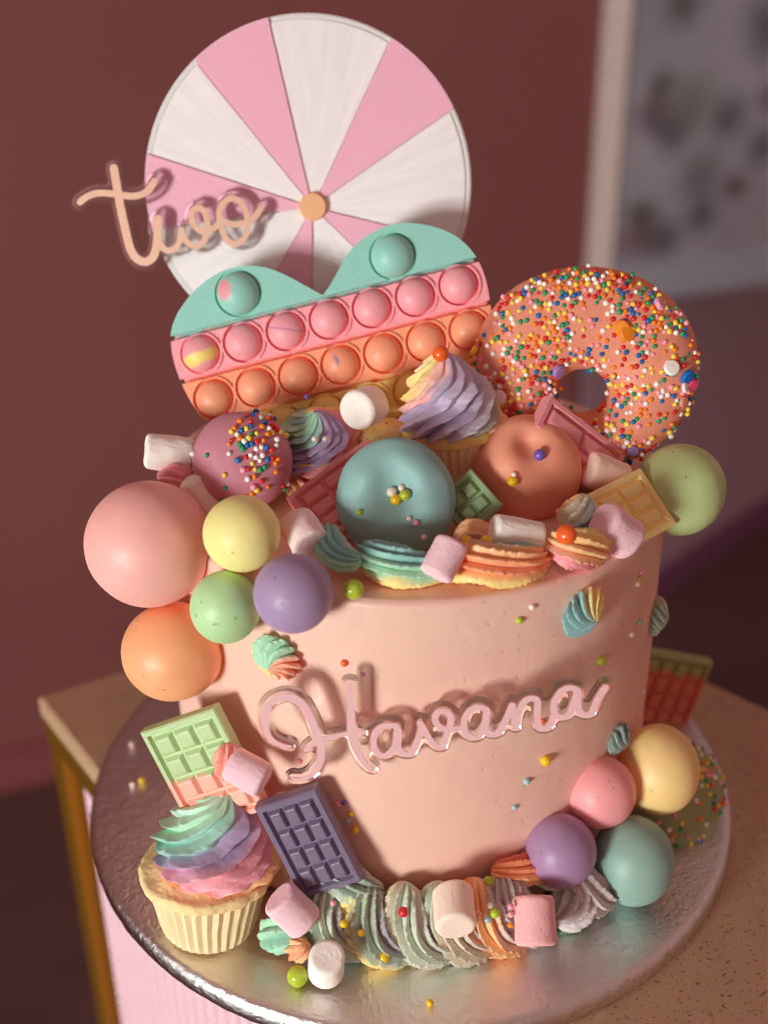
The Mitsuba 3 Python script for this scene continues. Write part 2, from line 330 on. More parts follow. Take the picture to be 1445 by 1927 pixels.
chocolate_ball(((0.10551,-0.056,0.046),0.01867), (242, 206, 140), 'golden yellow chocolate ball in the lower right cluster', 7, GB, (0.92, 1, 1.04), 1)
chocolate_ball(((0.07797,-0.07,0.04618),0.01512), (240, 158, 160), 'pink chocolate ball in the lower right cluster with dark scuffs', 8, GB, (1, 1, 1.02), 4)
chocolate_ball(((0.05989,-0.09,0.03235),0.01479), (166, 130, 168), 'purple chocolate ball low in the right cluster above the piped border', 9, GB, (0.98, 1, 1.03), 2)
chocolate_ball(((0.09172,-0.08257,0.0195),0.01828), (140, 172, 162), 'grey teal chocolate ball standing on the board at the right', 10, GB, (0.94, 0.97, 1.06), 1)

# ---------------------------------------------------------------- wheel topper behind the treats
LEAN = math.radians(17)
WN = np.array([0, -math.cos(LEAN), math.sin(LEAN)]); WM = basis(WN)
WC = np.array((-0.04237,0.072,0.26637)); WR = 0.07118
wt = thing('wheel_topper', 'round pink and white segmented wheel with a peach hub at the back of the cake', 'cake topper')
HUB = (0.0019, -0.0093)
def wheel_put(name, m, mt, col=None, smooth=25, label=None): return part(wt, name, place(m, WM, WC), mt, smooth, col, label)
disc_prof = [(0, -0.0030), (WR - 0.0006, -0.0030), (WR, -0.0024), (WR, 0.0), (WR - 0.0007, 0.0006), (WR - 0.0022, 0.0006), (WR - 0.0024, 0.0002), (0, 0.0002)]
wheel_put('backing', lathe(disc_prof, 256), 'acrylic_white')
AB = [102.3, 63.5, 33.3, -14, -44.5, -91.6, -121.5, -172.7, 161.8 - 360, 128.8 - 360, 102.3 - 360]
for i in range(10):
    pink = i % 2 == 1
    a = np.radians(np.linspace(AB[i] , AB[i + 1], 40))
    far = [(HUB[0] + 0.3 * math.cos(x), HUB[1] + 0.3 * math.sin(x)) for x in a]
    w = Polygon([HUB] + far).intersection(Point(0, 0).buffer(WR - (0.0002 if pink else 0.0026), 128)).buffer(-0.0003)
    if pink:  # slightly ragged hand cut edges
        pts = np.array(w.segmentize(0.0012).exterior.coords)[:-1]
        w = Polygon(pts + np.stack([fb(np.c_[pts, pts[:, :1] * 0], 900, 2, i), fb(np.c_[pts, pts[:, :1] * 0], 900, 2, i + 40)], 1) * 0.0004).buffer(0)
    h = 0.0016 if pink else 0.0007
    m = trimesh.creation.extrude_polygon(w, h, engine='earcut'); m.apply_translation([0, 0, 0.0004])
    wheel_put('wedge', m, 'wheel_pink' if pink else 'wheel_white', smooth=30, label=('pink raised wedge' if pink else 'brushed white wedge') )
hubp = [(0, 0.0005), (0.0057, 0.0005), (0.0059, 0.001), (0.0059, 0.0038), (0.0055, 0.0043), (0, 0.0044)]
hm = lathe(hubp, 64); hm.apply_translation([*HUB, 0]); wheel_put('hub', hm, 'paint', (240, 180, 135))
# "two" topper: clear acrylic with metallic lettering, just in front of the wheel
def stroke_shape(strokes, w): return unary_union([LineString(smooth_path(np.array(s), 90) if len(s) > 2 else s).buffer(w, 12) for s in strokes])
def extrude(shape, z0, z1, bev=0.0):
    gs = [g for g in getattr(shape, 'geoms', [shape])]
    ms = []
    for g in gs:
        if bev:
            cs = m3.CrossSection([np.array(g.exterior.coords)[:-1]] + [np.array(r.coords)[:-1] for r in g.interiors], m3.FillRule.EvenOdd)
            k = 4; mm = m3.Manifold.extrude(cs, z1 - z0 - 2 * bev).translate([0, 0, z0 + bev])
            for i in range(k):  # rounded rim in steps
                a = math.pi / 2 * (i + 1) / k
                o = cs.offset(-bev * (1 - math.cos(a)), m3.JoinType.Round)
                hgt = bev * math.sin(a)
                mm = mm + m3.Manifold.extrude(o, z1 - z0 - 2 * bev + 2 * hgt).translate([0, 0, z0 + bev - hgt])
            ms.append(tri(mm))
        else:
            m = trimesh.creation.extrude_polygon(g, z1 - z0, engine='earcut'); m.apply_translation([0, 0, z0]); ms.append(m)
    return trimesh.util.concatenate(ms)
TW = [[(-0.08277,0.00735),(-0.0821,0.00215),(-0.08122,-0.00522),(-0.08004,-0.01326),(-0.07855,-0.02134),(-0.07695,-0.0276),(-0.07424,-0.03107),(-0.07108,-0.03204),(-0.06813,-0.03051),(-0.06622,-0.02646),(-0.06535,-0.02148),(-0.06481,-0.01404)],[(-0.06481,-0.01404),(-0.06542,-0.02024),(-0.06405,-0.02524),(-0.06064,-0.02746),(-0.05737,-0.02593),(-0.05546,-0.02159),(-0.05484,-0.01879)],[(-0.05484,-0.01879),(-0.05402,-0.02223),(-0.05158,-0.02475),(-0.04842,-0.02572),(-0.04546,-0.02356),(-0.0437,-0.01922),(-0.0438,-0.01364),(-0.04588,-0.00991),(-0.04874,-0.00988),(-0.05044,-0.01264),(-0.04933,-0.01668),(-0.04625,-0.0192),(-0.04305,-0.01892),(-0.03981,-0.0174),(-0.03782,-0.01525)],[(-0.03783,-0.01556),(-0.03833,-0.01184),(-0.03627,-0.00754),(-0.0324,-0.00574),(-0.02866,-0.00762),(-0.02658,-0.01197),(-0.0261,-0.01693),(-0.02787,-0.0225),(-0.03178,-0.02496),(-0.03554,-0.02273),(-0.03731,-0.01867),(-0.03795,-0.01525)],[(-0.03716,-0.01464),(-0.03277,-0.01655),(-0.02831,-0.01628),(-0.02444,-0.01477),(-0.02182,-0.01233),(-0.02048,-0.01018)],[(-0.0981,-0.00658),(-0.09512,-0.00446),(-0.0906,-0.00297),(-0.08554,-0.00302),(-0.0805,-0.00369),(-0.07546,-0.00436),(-0.07098,-0.00348),(-0.06772,-0.00137),(-0.06567,0.00167)]]
def acrylic_sheet(parent, m, M, o):
    """a cut clear sheet: its flat faces pass light straight, its rounded rim refracts"""
    m = tri(m); flat = np.abs(m.face_normals[:, 2]) > 0.999; z = m.triangles_center[:, 2]
    flat &= (z > m.bounds[1, 2] - 1e-5) | (z < m.bounds[0, 2] + 1e-5)
    for name, sel, mt, sm in (('clear_face', flat, 'acrylic_face', False), ('clear_rim', ~flat, 'acrylic', 60)):
        q = trimesh.Trimesh(m.vertices, m.faces[sel], process=False); q.remove_unreferenced_vertices(); q.merge_vertices()
        part(parent, name, place(q, M, o), mt, sm)
tp = thing('word_topper', 'clear acrylic topper reading two in rose gold script, overlapping the left side of the wheel', 'cake topper')
WC2 = WC + WN * 0.0075
clear = unary_union([stroke_shape(TW[:1] + TW[5:], 0.0045), stroke_shape(TW[1:5], 0.0039)]).buffer(0.0004).buffer(-0.0004).simplify(0.00004)
acrylic_sheet(tp, extrude(clear, -0.0032, 0.0, 0.0012), WM, WC2)
for x, y in (TW[3][2], TW[3][7]):
    m = trimesh.creation.cylinder(0.0009, 0.0040, sections=20); m.apply_translation([x, y, -0.0052]); part(tp, 'standoff', place(m, WM, WC2), 'acrylic_white', 35)
letters = unary_union([stroke_shape(TW[:1], 0.0018), stroke_shape(TW[5:], 0.0014), stroke_shape(TW[1:5], 0.0013)]).simplify(0.00003)
part(tp, 'lettering', place(extrude(letters, 0.0001, 0.0005), WM, WC2), 'rose_gold', 30)

# ---------------------------------------------------------------- popper heart: white chocolate bands with domes
HL = math.radians(20); HN = np.array([0, -math.cos(HL), math.sin(HL)])
H0 = np.array((-0.03582,0.033,0.22924)); HS = 0.0002244720664878935
ROLL = math.radians(13.7)
b0 = basis(HN); HM = np.stack([b0[:, 0] * math.cos(ROLL) + b0[:, 1] * math.sin(ROLL), -b0[:, 0] * math.sin(ROLL) + b0[:, 1] * math.cos(ROLL), HN], 1)
outline = [(0, 0), (-45, 42), (-88, 74), (-130, 89), (-178, 88), (-222, 72), (-262, 45), (-289, 14), (-301, -16), (-304, -75), (-295, -128), (-276, -175), (-225, -235), (-150, -290), (-70, -330), (0, -345),
           (70, -330), (150, -290), (225, -235), (272, -185), (294, -140), (303, -85), (303, -30), (292, 8), (268, 44), (222, 76), (165, 93), (112, 86), (66, 62), (30, 26)]
def closed_curve(p, n=300):
    from scipy.interpolate import CubicSpline
    p = np.array(p + [p[0]], float); d = np.r_[0, np.cumsum(np.linalg.norm(np.diff(p, axis=0), axis=1))]
    return CubicSpline(d, p)(np.linspace(0, d[-1], n))  # open at the notch, so that it stays a crease
heart = Polygon(closed_curve(outline)).buffer(0)
ht = thing('popper_heart', 'heart shaped white chocolate popper with mint, pink, orange and yellow bands of domes', 'chocolate heart')
BANDS = [('mint', -8, 200, (148, 208, 196)), ('pink', -91, -8, (243, 162, 172)), ('orange', -179, -91, (244, 160, 124)), ('yellow', -262, -179, (238, 212, 130)), ('lower', -420, -262, (170, 150, 190))]
rows = [('mint', [(-153, 42, 47), (145, 37, 47)]), ('pink', [(-252 + 84 * i, -47 + (i - 3) * 0.6, 41.5) for i in range(7)]), ('orange', [(-250 + 83.5 * i, -134 + (i - 3) * 0.8, 42) for i in range(7)]),
        ('yellow', [(-215 + 83.5 * i, -217, 41) for i in range(6)])]
holes = {n: [] for n, *_ in BANDS}
def hp(m): m = tri(m).copy(); m.vertices = m.vertices * HS; return place(m, HM, H0)
plate = extrude(heart.buffer(-3), -54, -24, 4)
plate = plate.subdivide_to_size(26)
pc = np.zeros((len(plate.vertices), 3)); vy = plate.vertices[:, 1] + 3 * fb(plate.vertices, 0.03, 2, 2)
for n, lo, hi, c in BANDS: pc[(vy > lo) & (vy <= hi)] = lin(c) * 0.96
part(ht, 'backing', hp(plate), 'chocolate', 30, pc)
STAINED = (('mint', 0), ('pink', 0), ('pink', 2), ('orange', 3))
def stain(cl, w, c): w = np.clip(w, 0, 1)[:, None]; cl[:] = cl * (1 - w) + lin(c) * w
for n, lo, hi, c in BANDS[:4]:
    strip = heart.intersection(box(-400, lo + 4.5, 400, hi - 4.5)); bub = dict(rows)[n]; lift = 5 if n == 'mint' else 0
    g = strip.difference(unary_union([Point(x, y).buffer(r - 3, 32) for x, y, r in bub]))
    band = [extrude(gi, -25, lift, 1.4) for gi in getattr(g, 'geoms', [g]) if gi.area > 20]
    lips = strip.buffer(-1.5).intersection(unary_union([Point(x, y).buffer(r + 1, 32).difference(Point(x, y).buffer(r - 3.5, 32)) for x, y, r in bub]))
    band += [extrude(gi, lift - 2, lift + 6, 2.4) for gi in getattr(lips, 'geoms', [lips]) if gi.area > 12]
    part(ht, 'band', hp(trimesh.util.concatenate(band)), 'chocolate', False, c, f'{n} chocolate band')
    for i, (x, y, r) in enumerate(bub):
        ri = r - 7
        pf = [(ri + 4.2, -24), (ri + 4.2, -7), (ri + 1, -6.5), (ri, -5)] + [(ri * math.cos(a), -4 + ri * 0.84 * math.sin(a)) for a in np.linspace(0.08, math.pi / 2, 30)]
        m = lathe(pf, 120 if (n, i) in STAINED else 56)
        cl = np.tile(lin(c), (len(m.vertices), 1)) * (1 + 0.05 * fb(m.vertices, 0.05, 2, i))[:, None]
        v = m.vertices
        up_ = (v[:, 2] > -2)
        if (n, i) == ('mint', 0): stain(cl, up_ * (1.4 - np.hypot((v[:, 0] + 22) / 13, (v[:, 1] - 12) / 17) + 0.8 * fb(v, .07, 3)) * 1.8, (232, 158, 166))
        if (n, i) == ('pink', 0): stain(cl, up_ * (1.6 - np.abs(v[:, 1] + 8 - 0.12 * v[:, 0] + 8 * fb(v, .05, 2)) / 8.5) * 1.6, (243, 216, 124))
        if (n, i) == ('pink', 2): stain(cl, up_ * (1.2 - np.abs(v[:, 1] - 3 + 0.40 * v[:, 0] + 9 * fb(v, .04, 2)) / 3.0) * 0.8, (178, 130, 162))
        if (n, i) == ('orange', 3): stain(cl, up_ * (1.3 - np.hypot((v[:, 0] + 6 + 7 * fb(v, .05, 2)) / 5, (v[:, 1] - 10) / 13)) * 1.1, (166, 130, 160))
        m.apply_translation([x, y, lift]); part(ht, 'dome', hp(m), 'chocolate', 50, cl, f'{n} dome')

# ---------------------------------------------------------------- doughnuts
def sprinkle(parent, pos, r, col, seed, name='nonpareil'):
    k = free(parent + '__' + name)
    scene[k] = {**BEAD, 'bsdf': {'type': 'ref', 'id': 'sugar_' + col}, 'to_world': T().translate([float(x) for x in pos]).scale(float(r))}
    return k
bead = trimesh.creation.icosphere(subdivisions=2); bead.vertices *= (1 + 0.10 * fb(bead.vertices, 1.5, 2, 3))[:, None]
BEAD = mikit.ply(bead, None, True)
COLS = ['white'] * 5 + ['red'] * 4 + ['orange'] * 4 + ['yellow'] * 4 + ['green'] * 4 + ['blue'] * 3 + ['pink'] * 3
def confetti(parent, pos, nrm, r, col, spin=0):
    pf = [(0, -0.35), (0.85, -0.35), (1.0, -0.18), (1.0, 0.18), (0.85, 0.35), (0, 0.4)]
    m = lathe(np.array(pf) * r, 28); return part(parent, 'confetti', place(m, basis(nrm), pos), 'paint', 40, col)
def torus(R, r, rz, n=180, m=72):
    u = np.arange(n) * 2 * np.pi / n; w = np.arange(m) * 2 * np.pi / m
    U, W = np.meshgrid(u, w, indexing='ij')
    v = np.stack([(R + r * np.cos(W)) * np.cos(U), (R + r * np.cos(W)) * np.sin(U), rz * np.sin(W)], -1).reshape(-1, 3)
    return v, U.ravel(), W.ravel(), grid_faces(n, m, True, True)
dn = thing('ring_doughnut', 'large ring doughnut with orange pink glaze and hundreds of multicoloured sprinkles, standing on edge', 'doughnut')
DC = np.array((0.07297,0.012,0.20384)); DR = 0.04587
DM = basis(unit([-0.10, -0.93, 0.30])); R_, r_ = DR * 0.625, DR * 0.375
v, U, W, Fq = torus(R_, r_, r_ * 0.80)
Fq = Fq if tri((v, Fq)).volume > 0 else Fq[:, ::-1]
v[:, 1] *= 0.90
rho_ = np.hypot(v[:, 0], v[:, 1]); v[:, 1] -= 0.013 * np.clip(1 - rho_ / DR, 0, 1)  # the hole sits low
v[:, 1] += 0
vo = v.copy(); v = v * (1 + 0.05 * fb(v, 26, 2, 4))[:, None] + 0.0016 * np.stack([fb(v, 60, 2, s) for s in (1, 2, 3)], 1)
dough = tri((v * np.array([0.975, 0.975, 0.93]) - np.array([0, 0, 0.0016]), Fq))
dough.invert() if dough.volume < 0 else None
part(dn, 'dough', place(dough, DM, DC), 'crumb', True, np.tile(lin((196, 122, 62)), (len(v), 1)))
edge = -0.35 + 0.5 * fb(np.stack([np.cos(U) * 3, np.sin(U) * 3, 0 * U], -1), 1.0, 3, 6)
zlim = (np.sin(W) - edge)
shell = np.clip(zlim / 0.25, -0.6, 1)
gl = v + 0.0011 * shell[:, None] * np.stack([np.cos(W) * np.cos(U), np.cos(W) * np.sin(U), np.sin(W)], -1) - np.array([0, 0, 0.0006])
g = tri((gl, Fq)); keep = zlim[g.faces].min(1) > -0.15; g = trimesh.Trimesh(gl, g.faces[keep], process=False)
gc = np.tile(lin((226, 142, 116)), (len(gl), 1)) * (1 + 0.10 * fb(gl, 60, 3, 2))[:, None]
part(dn, 'glaze', place(g, DM, DC), 'glaze', True, gc)
gm = place(g, DM, DC); gn = gm.vertex_normals
cand = [i for i in range(len(gl)) if (zlim[i] > 0.66) and (np.sin(W[i]) > 0.38 or np.cos(W[i]) < 0.45 or rng.random() < 0.12)]
dens = meshkit.fbm(gl * 90 + 3, 2, 12); pts = []
g5 = np.random.default_rng(21); order = g5.permutation(cand)
area = (R_ + r_ * np.cos(W))
for i in order:
    ux, uy = vo[i, 0] / DR, vo[i, 1] / DR
    pr_ = area[i] / (R_ + r_) * (0.28 + 1.2 * (dens[i] > 0.50)) * (1.0 if uy > -0.25 else 0.8) * (0.35 if (W[i] < 0.5 and uy > .3) else 1.0) * (0.35 if ux < -0.75 else 1)
    if g5.random() > pr_: continue
    p = gm.vertices[i] + DM @ (g5.normal(0, 0.0009, 3) * np.array([1, 1, 0]))
    if pts and np.min(np.linalg.norm(np.array(pts)[:, :3] - p, axis=1)) < 0.00175: continue
    pts.append([*p, i])
    if len(pts) >= 900: break
sr = g5.uniform(0.00085, 0.0012, len(pts)); vis = sorted(range(len(pts)), key=lambda j: -sr[j])
extra = []
for rank, j in enumerate(vis):
    p, i = np.array(pts[j][:3]), int(pts[j][3]); p = p + gn[i] * sr[j] * 0.15; c = COLS[g5.integers(len(COLS))]
    if rank < 300: sprinkle(dn, p, sr[j], c, j)
    else: extra.append((p, sr[j], c))
em = trimesh.util.concatenate([trimesh.Trimesh(bead.vertices * r + p, bead.faces, process=False) for p, r, c in extra])
ec = np.repeat(np.array([lin(SPR[c]) for _, _, c in extra]), len(bead.vertices), 0)
k = part(dn, 'small_nonpareil', em, 'paint', True, ec); labels[k] = {'kind': 'stuff'}
def hit(gm, q):
    """where the line from the camera's place to q first meets the mesh, and the normal there"""
    d = unit(np.array(q) - np.array(CAM)); t3 = gm.triangles; o = np.array(CAM)
    e1, e2 = t3[:, 1] - t3[:, 0], t3[:, 2] - t3[:, 0]; h = np.cross(d, e2); a = (e1 * h).sum(1); a = np.where(np.abs(a) < 1e-15, 1e-15, a)
    w = o - t3[:, 0]; u = (w * h).sum(1) / a; qq = np.cross(w, e1); v = (qq @ d) / a; t = (e2 * qq).sum(1) / a
    ok = (u >= -1e-6) & (v >= -1e-6) & (u + v <= 1 + 1e-6) & (t > 0)
    if not ok.any(): return None
    i = np.argmin(np.where(ok, t, 9)); n = unit(np.cross(e1[i], e2[i])); return o + d * t[i], (n if n @ d < 0 else -n)
for q, r, c in (((0.08487,0.0,0.2249), 13, (240, 140, 30)), ((0.0874,0.0,0.22264), 13, (238, 135, 28)), ((0.09887,0.0,0.23425), 12, (235, 160, 185)), ((0.06015,0.0,0.20704), 12, (165, 130, 195)), ((0.10639,0.0,0.20765), 13, (248, 240, 235)),
                ((0.11287,0.0,0.20365), 13, (25, 110, 195)), ((0.11498,0.0,0.20013), 10, (225, 70, 110)), ((0.11247,0.0,0.19922), 9, (245, 235, 230)), ((0.03718,-0.0,0.19564), 13, (246, 232, 228)), ((0.07442,0.0,0.19779), 11, (246, 238, 238)),
                ((0.11137,0.0,0.17579), 10, (240, 205, 50)), ((0.09351,0.0,0.17109), 10, (150, 115, 175)), ((0.02725,0.0,0.21589), 9, (242, 205, 60)), ((0.11248,0.0,0.19286), 9, (240, 150, 120))):
    got_ = hit(gm, q)
    if got_ is None: continue
    p, nrm = got_; confetti(dn, p + nrm * 0.0012, unit(nrm + g5.normal(0, 0.25, 3)), r * 1.15 * 0.00021603085267829058, c)

def mini_doughnut(label, c, r, n, col, dimple, seed, base=(150, 95, 48), depth=0.62, base_off=0.35, bump_amp=0.06, cat='doughnut', group='mini glazed doughnuts on the cake', lump=None):
    """a small iced doughnut whose hole is closed to a dimple; n: the way its iced top faces"""
    k = thing('mini_doughnut', label, cat, group)
    s = SPH.vertices; th = np.arctan2(s[:, 1], s[:, 0]); rho = np.hypot(s[:, 0], s[:, 1])
    v = s * np.array([1, 1, depth]); v[:, 2] = np.sign(s[:, 2]) * np.sqrt(np.maximum(0, 1 - rho ** 2.7)) * depth
    top = s[:, 2] > 0
    dx, dy, ds, dd = dimple
    dist = np.hypot(s[:, 0] - dx, s[:, 1] - dy)
    v[:, 2] -= np.where(top, dd * np.exp(-(dist / ds) ** 2), 0)
    v = v * (1 + bump_amp * 1.4 * fb(s, 1.5, 2, seed))[:, None]
    if lump is not None:
        for lx, ly, ls_, la in lump: v[:, 2] += np.where(top, la * np.exp(-(np.hypot(s[:, 0] - lx, s[:, 1] - ly) / ls_) ** 2), 0)
    M = basis(n)
    bv = v * np.array([0.965, 0.965, 0.965]); bv[:, 2] = np.where(s[:, 2] < 0, v[:, 2] * 1.0 - 0.06, bv[:, 2] - 0.05)
    part(k, 'dough', place(trimesh.Trimesh(bv * r, SPH.faces, process=False), M, c), 'crumb', True, np.tile(lin(base), (len(v), 1)))
    lim = -base_off + 0.22 * fb(np.stack([np.cos(th) * 2, np.sin(th) * 2, 0 * th], -1), 1.2, 2, seed)
    f = SPH.faces; kp = (s[:, 2] - lim)[f].min(1) > 0
    pull = np.clip((s[:, 2] - lim) / 0.16, 0, 1); gv = v * (0.955 + 0.045 * np.sqrt(pull))[:, None]
    gm_ = place(trimesh.Trimesh(gv * r, f[kp], process=False), M, c)
    part(k, 'icing', gm_, 'glaze', True, np.tile(lin(col), (len(v), 1)) * (1 + 0.07 * fb(s, 2.5, 3, seed + 4))[:, None])
    return k, gm_, s, lim
bd = mini_doughnut('teal blue iced mini doughnut at the front centre of the cake top', (-0.00625,-0.05,0.17502), 0.02322, (-0.02061,-0.90923,0.41578), (140, 180, 178), (-0.05, 0.12, 0.36, 0.22), 3, depth=0.42, base_off=0.15,
                   lump=((0.38, 0.45, 0.24, 0.08), (-0.45, 0.34, 0.24, 0.08), (0.52, -0.12, 0.25, 0.07), (-0.20, -0.50, 0.3, 0.07), (0.1, 0.75, 0.2, 0.05)))
od = mini_doughnut('orange iced mini doughnut with a dimple, in front of the large doughnut', (0.04779,-0.022,0.17389), 0.02168, (0.09969,-0.8696,0.48358), (230, 150, 122), (-0.10, 0.42, 0.26, 0.22), 14, depth=0.66, base_off=0.3, bump_amp=0.11, lump=((-0.45, 0.05, 0.3, 0.08), (0.35, 0.1, 0.25, 0.06), (0.0, -0.45, 0.3, 0.05)))
pd_, pm, ps, pl_ = mini_doughnut('mauve pink iced mini doughnut with multicoloured sprinkles behind the largest pink ball', (-0.06717,-0.022,0.17884), 0.02008, (0.26602,-0.7359,0.62264), (200, 132, 148), (0, 0, 0.3, 0.0), 25, base=(138, 92, 48), depth=0.75, base_off=0.28, bump_amp=0.05)
g6 = np.random.default_rng(5); n_pm = pm.vertex_normals; got = []
for _ in range(4000):
    i = g6.integers(len(ps))
    x, y, z = ps[i]
    if z < 0.15: continue
    w = math.exp(-((x - 0.12) / 0.36) ** 2 - ((y - 0.0) / 0.42) ** 2) + 0.7 * math.exp(-((x + 0.05) / 0.22) ** 2 - ((y - 0.38) / 0.2) ** 2) + 0.5 * math.exp(-((x - 0.45) / 0.15) ** 2 - ((y - 0.5) / 0.25) ** 2)
    if g6.random() > w * 0.9 + 0.008: continue
    p = pm.vertices[i]; r = g6.uniform(0.00085, 0.0013)
    if got and np.min(np.linalg.norm(np.array(got) - p, axis=1)) < 0.0019: continue
    got.append(p); sprinkle(pd_, p + n_pm[i] * r * 0.4, r, COLS[g6.integers(len(COLS))], 0)
    if len(got) > 118: break
gd, gmm, gs, gl_ = mini_doughnut('sage green iced mini doughnut with sprinkles lying on the board behind the golden yellow ball', (0.12011,-0.034,0.01379), 0.02427, (0.33655,-0.75338,0.56494), (150, 156, 108), (0, 0, 0.3, 0.0), 31, base=(170, 108, 48), depth=0.62, base_off=0.1)
ng = gmm.vertex_normals; got = []
for _ in range(5000):
    i = g6.integers(len(gs)); x, y, z = gs[i]
    if z < 0.12 or g6.random() > 0.10 + 0.8 * math.exp(-((x - 0.25) / 0.3) ** 2 - ((y - 0.3) / 0.35) ** 2): continue
    p = gmm.vertices[i]
    if got and np.min(np.linalg.norm(np.array(got) - p, axis=1)) < 0.0020: continue
    got.append(p); sprinkle(gd, p + ng[i] * 0.0004, g6.uniform(0.0009, 0.0013), COLS[g6.integers(len(COLS))], 0)
    if len(got) > 110: break

# ---------------------------------------------------------------- script name sign standing off the cake's front
SY = -0.1050
HV = [[(-0.04701,0.0201),(-0.05041,0.02108),(-0.05371,0.02391),(-0.05537,0.02945),(-0.05531,0.0349),(-0.05335,0.03967),(-0.04984,0.0423),(-0.04597,0.04284),(-0.04222,0.04042),(-0.03952,0.03529),(-0.03734,0.02859),(-0.03584,0.02243),(-0.03529,0.01682),(-0.03623,0.01117),(-0.03913,0.00676),(-0.04272,0.00457),(-0.04622,0.00462)],[(-0.02395,0.04785),(-0.02385,0.04166),(-0.02377,0.03447),(-0.02369,0.02718),(-0.02284,0.02101),(-0.02098,0.01537),(-0.01857,0.01092),(-0.01637,0.00867)],[(-0.04065,0.01877),(-0.0381,0.02122),(-0.03484,0.02303),(-0.02963,0.02481),(-0.02421,0.02596),(-0.0193,0.02651)],[(-0.00705,0.02879),(-0.01046,0.02944),(-0.0139,0.02766),(-0.01568,0.02277),(-0.015,0.01779),(-0.01206,0.01525),(-0.00908,0.01708),(-0.00732,0.02203),(-0.0069,0.02818)],[(-0.0069,0.02818),(-0.00659,0.02202),(-0.00513,0.0164),(-0.00265,0.01574),(-0.00019,0.01945),(0.00127,0.02438),(0.00199,0.02928)],[(0.00152,0.03036),(0.00364,0.02585),(0.00668,0.02053),(0.00881,0.01883),(0.01144,0.02499),(0.01284,0.03095),(0.01189,0.03466),(0.0095,0.03579),(0.00745,0.03398),(0.00749,0.03028),(0.0102,0.02763),(0.0132,0.02722),(0.01677,0.02792)],[(0.02549,0.03631),(0.02192,0.03709),(0.01873,0.03383),(0.01765,0.02865),(0.01955,0.02413),(0.02227,0.02334),(0.02457,0.02706),(0.02563,0.03152),(0.02567,0.03631)],[(0.02567,0.03631),(0.02577,0.03077),(0.02701,0.02553),(0.02943,0.02475),(0.03172,0.02771),(0.03362,0.03289),(0.0352,0.03801)],[(0.0352,0.03801),(0.036,0.03286),(0.03681,0.02764)],[(0.03681,0.02764),(0.0371,0.0321),(0.03848,0.03724),(0.04128,0.04084),(0.04334,0.04082),(0.04444,0.03642),(0.0447,0.03126),(0.04608,0.02752),(0.04789,0.02712),(0.0501,0.03044),(0.05079,0.03413)],[(0.05813,0.0446),(0.05456,0.04537),(0.05127,0.04144),(0.05037,0.03634),(0.05236,0.03263),(0.05504,0.0326),(0.05739,0.03771),(0.0583,0.04207),(0.05843,0.0446)],[(0.05843,0.0446),(0.05907,0.03915),(0.06089,0.03399),(0.06302,0.03323),(0.06563,0.03833),(0.06762,0.04339),(0.06863,0.04554)]]
sg = thing('name_sign', 'clear acrylic sign with lilac pink script lettering standing off the front of the cake', 'sign')
SM = np.array([[1, 0, 0], [0, 0, -1], [0, 1, 0]], float); SO = np.array([0, SY, 0.08])
sc_w = unary_union([stroke_shape(HV[:2], 0.0032), stroke_shape(HV[2:3], 0.0024), stroke_shape(HV[3:], 0.00305)]).buffer(0.0004).buffer(-0.0004).simplify(0.00004)
acrylic_sheet(sg, extrude(sc_w, -0.0030, 0.0, 0.0010), SM, SO)
def taper(s, w0, w1):
    c = smooth_path(np.array(s), 60); u = np.linspace(0, 1, 60)
    return unary_union([LineString(c[i:i + 2]).buffer(w0 + (w1 - w0) * math.sin(math.pi * u[i]), 8) for i in range(59)])
sc_l = unary_union([taper(s, 0.0008, 0.0017) for s in HV[:2]] + [stroke_shape(HV[2:3], 0.0010)] + [stroke_shape(HV[3:], 0.00125)]).simplify(0.00003)
part(sg, 'lettering', place(extrude(sc_l, 0.0001, 0.0005), SM, SO), 'paint', 30, (228, 180, 184))
for x, z in (HV[1][3], HV[7][3]):
    m = trimesh.creation.cylinder(0.0009, 0.006, sections=20); m.apply_transform(trimesh.transformations.rotation_matrix(math.pi / 2, [1, 0, 0])); m.apply_translation([x, SY + 0.0061, z + 0.08])
    part(sg, 'standoff', m, 'acrylic_white', 35)

